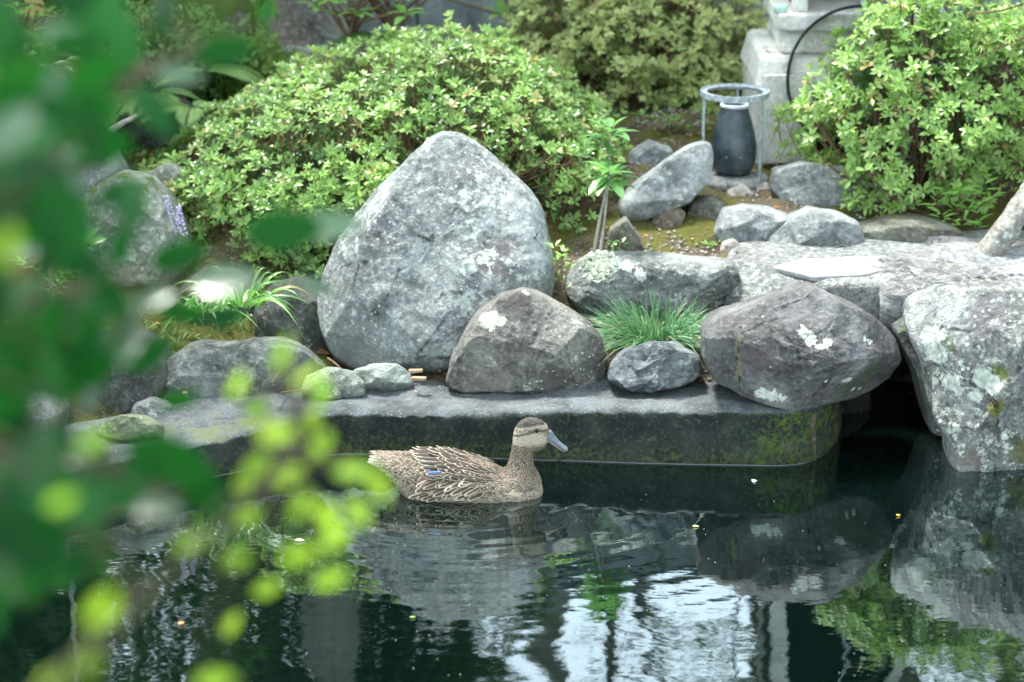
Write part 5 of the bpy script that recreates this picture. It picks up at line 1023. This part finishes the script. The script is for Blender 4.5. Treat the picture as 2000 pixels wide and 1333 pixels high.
jw = g.math('MULTIPLY', g.math('SUBTRACT', g.noise(p, 190, 3), .5), .005)
line = g.math('ADD', zc, g.math('ADD', jw, g.math('MULTIPLY', g.math('ABSOLUTE', xc), .10)))
brow = g.math('MULTIPLY', g.ss(line, .004, .006), g.ss(line, .013, .010)); c = g.mix(g.math('MULTIPLY', brow, .6), c, (.30, .26, .20))
crown = g.ss(g.math('ADD', line, g.math('MULTIPLY', xc, -.10)), .010, .014); c = g.mix(g.math('MULTIPLY', crown, .93), c, g.mix(g.ss(st1, .40, .62), (.015, .013, .012), (.052, .046, .040)))
line2 = g.math('ADD', line, g.math('MULTIPLY', g.math('MINIMUM', xc, 0.0), -.22))
eye = g.math('MULTIPLY', g.ss(g.math('ABSOLUTE', line2), .0040, .0018), g.ss(xc, .030, .018)); c = g.mix(g.math('MULTIPLY', eye, .85), c, (.055, .045, .035))
lore = g.math('MULTIPLY', g.ss(xc, .013, .020), g.ss(g.math('ABSOLUTE', g.math('ADD', zc, .008)), .012, .005)); c = g.mix(g.math('MULTIPLY', lore, .6), c, (.10, .085, .05))
h = g.math('ADD', g.noise(mph, 2.2, 4, .6), g.math('MULTIPLY', st2, .5)); M_plum = g.done(c, .75, g.bump(h, .7, .003), .25)
body.materials.append(M_plum); link('body', body, duck)
bv = BVHTree.FromPolygons([tuple(v.co) for v in body.vertices], [tuple(p_.vertices) for p_ in body.polygons])
# feathers
FR = [(0, .35), (.12, .75), (.35, 1.), (.62, 1.), (.82, .78), (.94, .42), (1.0, .0)]
def feather_tmpl(rows, cols=5, camber=.16, curl=.06):
    V, uv = [], []
    for t_, w_ in rows:
        for k in range(cols):
            s_ = -1 + 2 * k / (cols - 1); V.append((t_, s_ * w_ * .5, -camber * (s_ * w_) ** 2 * .5 + .02 - curl * t_ * t_)); uv.append(((s_ + 1) / 2, t_))
    return np.array(V), np.zeros((0, 3), int), grid_faces(len(rows), cols), np.array(uv)
FT = feather_tmpl(FR); FTS = feather_tmpl([(0, .5), (.4, 1.), (.8, .8), (1, .12)], 3)
def feather_mat(name, centre, edge, ew=.26, tipw=.12, rough=.55, pat=1.0, inner=None):
    """dark feather with a pale edge; tint.r brightens it, tint.g widens the pale edge"""
    g = NG(name); uvn = g.n('ShaderNodeUVMap'); s_ = g.n('ShaderNodeSeparateXYZ', {0: uvn.outputs[0]}); a = g.n('ShaderNodeAttribute', attribute_name='tint'); ts = g.n('ShaderNodeSeparateColor', {0: a.outputs[0]})
    cr_ = g.math('MULTIPLY', g.math('ABSOLUTE', g.math('SUBTRACT', s_.outputs[0], .5)), 2.0)
    nz = g.math('MULTIPLY', g.math('SUBTRACT', g.noise(g.pos(), 420, 3, .7), .5), .5 * pat)
    e1 = g.math('ADD', g.math('ADD', cr_, nz), g.math('MULTIPLY', ts.outputs[1], .35)); m1 = g.ss(e1, 1 - ew * 1.5, 1 - ew * .6)
    e2 = g.math('ADD', g.math('ADD', s_.outputs[1], g.math('MULTIPLY', nz, .5)), g.math('MULTIPLY', ts.outputs[1], .15)); m2 = g.ss(e2, 1 - tipw * 1.8, 1 - tipw * .7)
    m = g.math('MAXIMUM', m1, m2); ctr = g.mix(ts.outputs[0], tuple(k * .7 for k in centre), tuple(k * 1.7 for k in centre))
    if inner: ctr = g.mix(g.math('MULTIPLY', g.ss(g.math('ABSOLUTE', g.math('SUBTRACT', cr_, .42)), .14, .05), g.ss(s_.outputs[1], .2, .5)), ctr, inner)
    c = g.mix(m, ctr, g.mix(ts.outputs[0], tuple(k * .75 for k in edge), edge)); c = g.mix(g.ss(cr_, .07, .02), c, tuple(min(1, k * 1.6 + .04) for k in centre))
    wv = g.n('ShaderNodeTexWave', {'Vector': uvn.outputs[0], 'Scale': 14.0, 'Distortion': 2.0}); return g.done(c, .72, g.bump(wv.outputs[0], .15, .0004), .15)
M_fb = feather_mat('feather_back', (.022, .018, .014), (.29, .245, .185), .20, .06)
M_fs = feather_mat('feather_small', (.036, .027, .020), (.25, .21, .155), .27, .11, pat=2.4)
M_ff = feather_mat('feather_flank', (.030, .022, .016), (.40, .345, .265), .34, .10, inner=(.20, .155, .11), pat=1.6)
M_ft = feather_mat('feather_tail', (.07, .055, .045), (.40, .36, .30), .35, .12)
M_fw = feather_mat('feather_wing_long', (.024, .020, .017), (.40, .35, .28), .20, .04)
M_fblue = simple('speculum_blue', (.012, .07, .26), .35, scale=200, var=.3)
M_white = simple('white_feather', (.74, .74, .72), .6, var=.1)
def surf(x, z, side):           # point on the body seen from the side at (x, z)
    h = bv.ray_cast(Vector((x, side * .3, z)), Vector((0, -side, 0)));
    if h[0] is None: h = bv.find_nearest(Vector((x, side * .05, z)))
    return np.array(h[0]), np.array(h[1])
def surf_dir(o_, d_):
    h = bv.ray_cast(Vector(o_), Vector(d_)); return (None, None) if h[0] is None else (np.array(h[0]), np.array(h[1]))
def fe(P_, n_, L_, W_, back=(-1, 0, -.25), lift=.10, mat=M_fb, tint=(.5, 0, 0), name='feather', single=True, tm=FT):
    b_ = np.array(back, float); b_ -= n_ * np.dot(b_, n_); b_ = unit(b_) + n_ * lift
    T3 = (tm[0], tm[1], tm[2]); V, F, tt = place(T3, (P_ + n_ * .0012)[None], b_[None], n_[None], L_, np.array([tint]), W_)
    if not single: return V, F[1], tt, tm[3]
    o_ = link(name, mesh_np(name, V - P_, [F[1]], mat, True, tt, tm[3]), duck, P_); return o_
rd = random.Random(5)
# contour feathers over the whole body: one mass per kind
small, breast = [], []
for _ in range(5200):
    x = rd.uniform(-.185, .175); th = rd.uniform(-.15, math.pi + .15); c0 = np.interp(x, [-.2, -.1, .1, .18], [.085, .04, .035, .03])
    d_ = np.array([0, math.cos(th), math.sin(th)]); P_, n_ = surf_dir(np.array([x, 0, c0]) + d_ * .3, -d_)
    if P_ is None or P_[2] < -.012 or P_[2] > .115: continue
    front = np.clip((x - .03) / .12, 0, 1); L_ = .019 * (1 - front) + .010 * front; W_ = .0068 * (1 - front) + .0038 * front
    small.append(fe(P_, n_, L_ * rd.uniform(.8, 1.2), W_, (-1, 0, -.35 - .5 * front), .12 + rd.uniform(-.04, .05), tint=(rd.random(), rd.uniform(-.2, .8), 0), single=False, tm=FTS))
nx0, nz0 = dk(1440, 560); nx1, nz1 = dk(1450, 400)
for _ in range(3000):           # neck and lower cheek: finer
    t_ = rd.uniform(-.5, 1.35); c0 = np.array([nx0 + (nx1 - nx0) * t_, 0, nz0 + (nz1 - nz0) * t_]); th = rd.uniform(0, 6.283); d_ = np.array([math.cos(th), math.sin(th), 0])
    P_, n_ = surf_dir(c0 + d_ * .2, -d_)
    if P_ is None or P_[2] < .03 or P_[2] > ez - .010 - .03 * rd.random(): continue
    k = np.clip((P_[2] - .06) / .07, 0, 1)
    breast.append(fe(P_, n_, .0075 - .003 * k, .0036 - .0014 * k, (-.35, 0, -1), .10, tint=(rd.random(), rd.uniform(.2, 1.0), 0), single=False, tm=FTS))
for nm, lst in (('body_feathers', small), ('neck_feathers', breast)):
    V, F, tt = cat_geo([(a, b, c_) for a, b, c_, d_ in lst]); uv = np.concatenate([d_ for a, b, c_, d_ in lst]); link(nm, mesh_np(nm, V, F, M_fs, True, tt, uv), duck, kind='stuff')
# larger feathers, laid in rows from the rear forwards on both sides
def fpx(cx, cy, side, L_, W_, back, mat, lift=.06, tint=None, tm=FT, name='feather', off=0.0):
    """feather rooted where the camera-side body shows at crop pixel (cx, cy), and its mirror"""
    o_ = np.array(atY(660 + cx / 4, 780 + cy / 4, DUCK[1] - .5)) - [DUCK[0], DUCK[1], 0]; d_ = ray(660 + cx / 4, 780 + cy / 4)
    P_, n_ = surf_dir(o_ - unit(d_) * .2, unit(d_))
    if P_ is None: return
    if side > 0: P_ = P_ * [1, -1, 1]; n_ = n_ * [1, -1, 1]; back = (back[0], -back[1], back[2])
    fe(P_ + n_ * off, n_, L_, W_, back, lift, mat, tint or (rd.random(), 0, 0), name, tm=tm)
for side in (-1, 1):
    for k in range(5): fpx(440 - k * 6, 425 + k * 22, side, .058, .012, (-1, -.12 + .02 * k, .10 + .03 * k), M_ft, .02, (1 - k * .12, .3, 0), name='tail_feather', off=.001)
    for row, (y0, n_) in enumerate([(470, 5), (520, 6), (570, 6), (620, 5)]):      # rump and undertail coverts
        for k in range(n_): fpx(420 + row * 14 + k * 36, y0 + rd.uniform(-8, 8) + k * 3, side, .022, .013, (-1, 0, .05 - .1 * row), M_fs, .08, (rd.random(), .2, 0))
    for row in range(3):                                                           # flank feathers
        for k in range(11 - row): fpx(700 + k * 43 + row * 18, 738 - row * 44 - abs(k - 6) * 2 + rd.uniform(-8, 8), side, .042 * rd.uniform(.8, 1.2), .0135 * rd.uniform(.8, 1.2), (-1, -.1, -.45 + rd.uniform(-.25, .2)), M_ff, .07, (rd.random(), rd.uniform(-.2, .3), 0), name='flank_feather', off=.002)
    fpx(832, 592, side, .044, .010, (-1, -.1, .04), M_ft, .02, name='wing_bar', off=.0085)
    fpx(815, 584, side, .036, .0075, (-1, -.1, .06), M_fblue, .02, name='speculum', off=.0095)
    for k in range(4): fpx(690 - k * 25, 428 + k * 5, side, .056, .010, (-1, .10, .0), M_fw, .02, (.3, 0, 0), name='primary_feather', off=.0015)
    for k, (a, b_, L_) in enumerate([(905, 578, .070), (890, 548, .074), (880, 516, .078), (860, 486, .080), (835, 458, .080), (800, 436, .074)]): fpx(a, b_, side, L_, .0175, (-1, -.05, .045 - k * .018), M_fw, .02 + .004 * k, (.4 + .1 * k, .1 * (k % 2), 0), name='tertial_feather', off=.0018 + .0008 * k)
    for row, (y0, x0, n_, L_, W_) in enumerate([(600, 880, 8, .034, .017), (565, 900, 9, .036, .018), (530, 915, 9, .036, .018), (495, 900, 8, .038, .018), (465, 885, 7, .040, .018), (440, 870, 5, .040, .018)]):
        for k in range(n_): fpx(x0 + k * 38, y0 + k * (7 if row < 3 else 12) + rd.uniform(-12, 12), side, L_ * (1.2 - .05 * k) * rd.uniform(.85, 1.2), W_ * (1 - .05 * k) * rd.uniform(.8, 1.1), (-1, -.05 + rd.uniform(-.12, .12), -.02 + rd.uniform(-.14, .10)), M_fb, rd.uniform(.05, .12), (rd.random(), rd.uniform(-.1, .4), 0), name='scapular_feather', off=.004)
# bill
M_bill = simple('duck_bill', (.085, .105, .12), .38, var=.22, scale=90, bump=.25, bdist=.0008)
A0, A1_ = np.array(dk(1630, 300)), np.array(dk(1800, 414)); ax_ = A1_ - A0; Lb = np.linalg.norm(ax_); ang = math.atan2(ax_[1], ax_[0])
up_h = [.0150, .0135, .0105, .0078, .0060, .0050, .0045, .0038, .0018]; wd_ = [.0110, .0108, .0104, .0104, .0112, .0126, .0134, .0122, .0070]; tl_ = np.array([0, .12, .28, .45, .6, .75, .86, .95, 1.0]) * Lb
st = [(tl_[k], up_h[k] * .42, up_h[k], wd_[k], 0) for k in range(9)]; V, F = closed_loft(st, 32, 2.4, 40)
V[:, 2] += .0020 * (V[:, 0] / Lb) ** 2; V[:, 2] = np.where(V[:, 2] < -.002, -.002 + (V[:, 2] + .002) * .25, V[:, 2])
def bill_obj(name, V, F, mat):
    me = bpy.data.meshes.new(name); me.from_pydata([tuple(v) for v in V], [], [tuple(int(i) for i in f) for f in F]); me.polygons.foreach_set('use_smooth', [True] * len(me.polygons)); me.materials.append(mat)
    o_ = link(name, me, duck, (A0[0] - .004 * math.cos(ang), 0, A0[1] - .004 * math.sin(ang))); o_.rotation_euler = (0, -ang, 0); return o_
bill = bill_obj('bill', V, F, M_bill)
V2 = V.copy() * [.93, .86, .35]; V2[:, 2] -= .0042; bill_obj('lower_bill', V2, F, simple('lower_bill', (.20, .17, .14), .45))
for sy in (-1, 1):
    V, F = lathe_np([(0, .0008), (.0012, .0004), (.0016, 0), (0, -.0004)], 12); o_ = link('nostril', mesh_np('nostril', V * [2.0, 1, 1], F, simple('nostril_dark', (.01, .01, .012), .5)), bill, (Lb * .33, sy * .0048, .0112)); o_.rotation_euler = (R(-38) * sy, 0, 0)
# eyes
for sy in (-1, 1):
    P_, n_ = surf(ex, ez, sy); V, F = lathe_np([(0, -.0030), (.0018, -.0024), (.0030, 0), (.0018, .0024), (0, .0030)] if False else [(.0045 * math.sin(q), -.0045 * math.cos(q)) for q in np.linspace(0, math.pi, 12)], 20)
    g = simple('eye_dark', (.004, .003, .003), .08, var=.05, bump=0, spec=.25); o_ = link('eye', mesh_np('eye', V, F, g), duck, P_ - n_ * .0012)
    V, F = lathe_np([(.0042, -.0002), (.0048, .0006), (.0054, -.0002)], 24); o_ = link('eyelid', mesh_np('eyelid', V, F, simple('eyelid', (.045, .035, .028), .8)), duck, P_ + n_ * .0002); o_.rotation_mode = 'QUATERNION'; o_.rotation_quaternion = Vector(n_).to_track_quat('Z', 'Y')

# ------------------------------------------------------------------ small things on the water and the rim
M_dry = leaf_mat('dry_leaf', (.16, .07, .03), (.38, .20, .09), .7, .15, .2)
def flat_leaf(label, px, py, z, L_, ang, mat, cat='leaf', name='fallen_leaf', tint=.5, tilt=.15, ys=None):
    P_ = atZ(px, py, z) if ys is None else atY(px, py, ys)
    V, F, tt = place(LF, np.zeros((1, 3)), np.array([[math.cos(ang), math.sin(ang), 0]]), np.array([[tilt, -tilt, 1.]]), L_, np.array([[tint, 0, 0]])); V[:, 2] -= V[:, 2].min() - .001
    return tag(link(name, mesh_np(name, V, F, mat, True, tt), loc=P_), label, cat)
flat_leaf('tiny orange leaf floating on the black water at the right', 1750, 1009, .001, .014, .6, leaf_mat('orange_leaf', (.45, .28, .03), (.6, .4, .05), .5), tint=.8)
flat_leaf('brown leaf floating at the lower left, seen through the shoots', 349, 1223, .001, .022, 1.2, M_dry, tint=.9)
flat_leaf('pale sliver of leaf floating left of the duck', 576, 1058, .001, .022, .2, leaf_mat('pale_leaf', (.4, .42, .36), (.55, .56, .48), .6), tint=.8)
flat_leaf('small pale leaf floating near the grass reflection', 1352, 1030, .001, .016, .1, leaf_mat('straw_leaf', (.35, .36, .12), (.5, .5, .2), .6), tint=.8)
flat_leaf('small green leaf floating at the bottom of the picture', 800, 1208, .001, .014, .3, M_fern, tint=.9)
P_ = atZ(1470, 940, .002); t = thing('floating_feather', 'small white downy feather floating on the dark water', 'feather', P_)
for k in range(9):
    a = -1.2 + k * .36; V, F = blade_np(np.zeros(3), (math.cos(a), math.sin(a) * 1.2, .25), .012 * rd.uniform(.7, 1.2), .003, .2, 5); link('barb', mesh_np('barb', V, F, M_white), t)
dust = []
for _ in range(110):
    px, py = rd.uniform(700, 1990), rd.uniform(945, 1325); P_ = atZ(px, py, .0012); s_ = rd.uniform(.0003, .0010); V, F = box_np((-s_, -s_, 0), (s_, s_ * .7, s_ * .5)); dust.append((V + P_, F))
V, F = join_np(dust); o_ = link('pollen_specks', mesh_np('pollen_specks', V, F, simple('specks', (.5, .5, .42), .8)), kind='stuff')
for k, (px, py, z, L_, a, lab) in enumerate([(600, 668, .13, .035, .4, 'curled brown leaf in the litter by the tall boulder, upper left one'), (622, 660, .135, .03, 2.2, 'reddish dead leaf at the back of the litter by the tall boulder'), (612, 690, .12, .045, -.2, 'orange-brown dead leaf lowest in the litter by the tall boulder'), (590, 660, .135, .03, 1.5, 'brown dead leaf at the left of the litter by the tall boulder'), (636, 678, .13, .03, .9, 'dark red dead leaf touching the tall boulder'),
        (808, 766, .133, .010, .3, 'tiny orange leaf lying on the rim above the duck'), (356, 770, .11, .016, .5, 'pale yellow leaf at the foot of the cracked rock')]): flat_leaf(lab, px, py, z, L_, a, M_dry, tint=.3 + .1 * k, tilt=.4)
for k, (px, py, lab) in enumerate([(812, 728, 'upper brown wood chip beside the flat pale stone'), (818, 744, 'lower brown wood chip beside the flat pale stone')]):
    P_ = atZ(px, py, .145); V, F = box_np((-.018, -.006, 0), (.018, .006, .010)); V = V + rng.normal(0, .0015, V.shape); o_ = tag(link('wood_chip', mesh_np('wood_chip', V, F, simple('chip_wood', (.28, .19, .12), .9), False), loc=P_), lab, 'wood chip'); bevel(o_, .002); o_.rotation_euler.z = .1 - .3 * k
for k, (pts, lab) in enumerate([([(530, 750), (545, 725), (572, 702)], 'thin bent twig lying on the cracked rock'), ([(640, 700), (660, 712), (672, 728)], 'fine straw beside the flat pale stone'), ([(548, 768), (570, 764), (590, 762)], 'short dark twig on the rim below the cracked rock')]):
    q = [atZ(a, b_, .165 - .012 * k) for a, b_ in pts]; V, F = tube_np(np.array(bez(*q, 8)) - q[0], np.linspace(.003, .0018, 8), 6); tag(link('twig', mesh_np('twig', V, F, M_bark), loc=q[0]), lab, 'twig')
# ruffled lichen rosettes standing off the stone
def lichen(px, py, rock_o, w, n, seed, lift=.006):
    r = np.random.default_rng(seed); me = rock_o.data; loc = np.array(rock_o.location); nv = len(me.vertices); co = np.zeros(nv * 3); me.vertices.foreach_get('co', co); co = co.reshape(-1, 3) + loc
    b2 = BVHTree.FromPolygons([tuple(v) for v in co], [tuple(f.vertices) for f in me.polygons]); lst = []
    for _ in range(n):
        a, q = r.uniform(0, 6.283), r.random() ** .6; x, y = px + math.cos(a) * w * q, py + math.sin(a) * w * .8 * q; h = b2.ray_cast(Vector(CAM), Vector(ray(x, y)).normalized())
        if h[0] is None: continue
        nn = np.array(h[1]); nn = nn if np.dot(nn, unit(CAM - np.array(h[0]))) > 0 else -nn
        lst.append(place(LL, np.array(h[0])[None] - loc, unit(r.normal(size=(1, 3)) + nn * .6), nn[None] + r.normal(0, .5, (1, 3)), r.uniform(.006, .012), np.array([[r.random(), 0, 0]])))
    V, F, tt = cat_geo(lst); link('lichen', mesh_np('lichen', V, F, M_lichen, False, tt), rock_o, kind='stuff')
LL = leaf_tmpl(1.2, .5, -.3, ((0, 0), (.4, .8), (.8, 1.), (1, 0)))
M_lichen = leaf_mat('pale_lichen', (.42, .48, .38), (.66, .70, .60), .9, .1, .1)
bpy.context.view_layer.update()
lichen(1174, 522, lrock, 36, 420, 1)

# ------------------------------------------------------------------ litter and gravel on the beds
def litter(name, n, tm, mat, size, xr, yr, seed, pred=None, rise=0.0):
    r = np.random.default_rng(seed); x = r.uniform(*xr, n * 3); y = r.uniform(*yr, n * 3); d = y - edgeY(x); ok = (d > .19) & ~((x > NOTCH[0] - .03) & (x < NOTCH[1] + .03) & (y < NOTCH[2] + .03))
    if pred is not None: ok &= pred(x, y)
    x, y = x[ok][:n], y[ok][:n]; z = terrain(x, y); m_ = len(x); P_ = np.stack([x, y, z + .004], 1)
    al = unit(np.stack([r.normal(size=m_), r.normal(size=m_), r.normal(0, .25, m_) + rise], 1)); nm = np.stack([r.normal(0, .3, m_), r.normal(0, .3, m_), np.ones(m_)], 1)
    V, F, tt = place(tm, P_, al, nm, size * r.uniform(.5, 1.3, m_), np.stack([r.random(m_), np.zeros(m_), np.zeros(m_)], 1)); link(name, mesh_np(name, V, F, mat, False, tt), kind='stuff')
litter('leaf_litter', 1500, LF, M_dry, .018, (-1.8, 1.6), (5.7, 8.0), 1, lambda x, y: fbm(np.stack([x * 3, y * 3, x * 0], 1), 4, 2) > -.15)
litter('ground_cover', 7000, LTL, M_fern, .032, (-2.3, -.42), (5.65, 8.2), 5, lambda x, y: fbm(np.stack([x * 3, y * 3, x * 0], 1), 24, 3) > -.12, rise=1.0)
pv = np.array([(0, 0, 0), (.5, .4, .0), (1, 0, 0), (.5, -.4, 0), (.35, 0, .35), (.68, .05, .33)]); pebble = (pv, np.array([(0, 4, 1), (1, 5, 2), (2, 5, 3), (3, 4, 0), (1, 4, 5), (3, 5, 4)]), np.zeros((0, 4), int))
litter('gravel', 5200, pebble, leaf_mat('gravel_stone', (.12, .12, .11), (.36, .36, .34), .85, .0, .2), .011, (-1.8, 1.6), (5.7, 7.4), 2, lambda x, y: fbm(np.stack([x * 4, y * 4, x * 0], 1), 14, 2) > -.05)
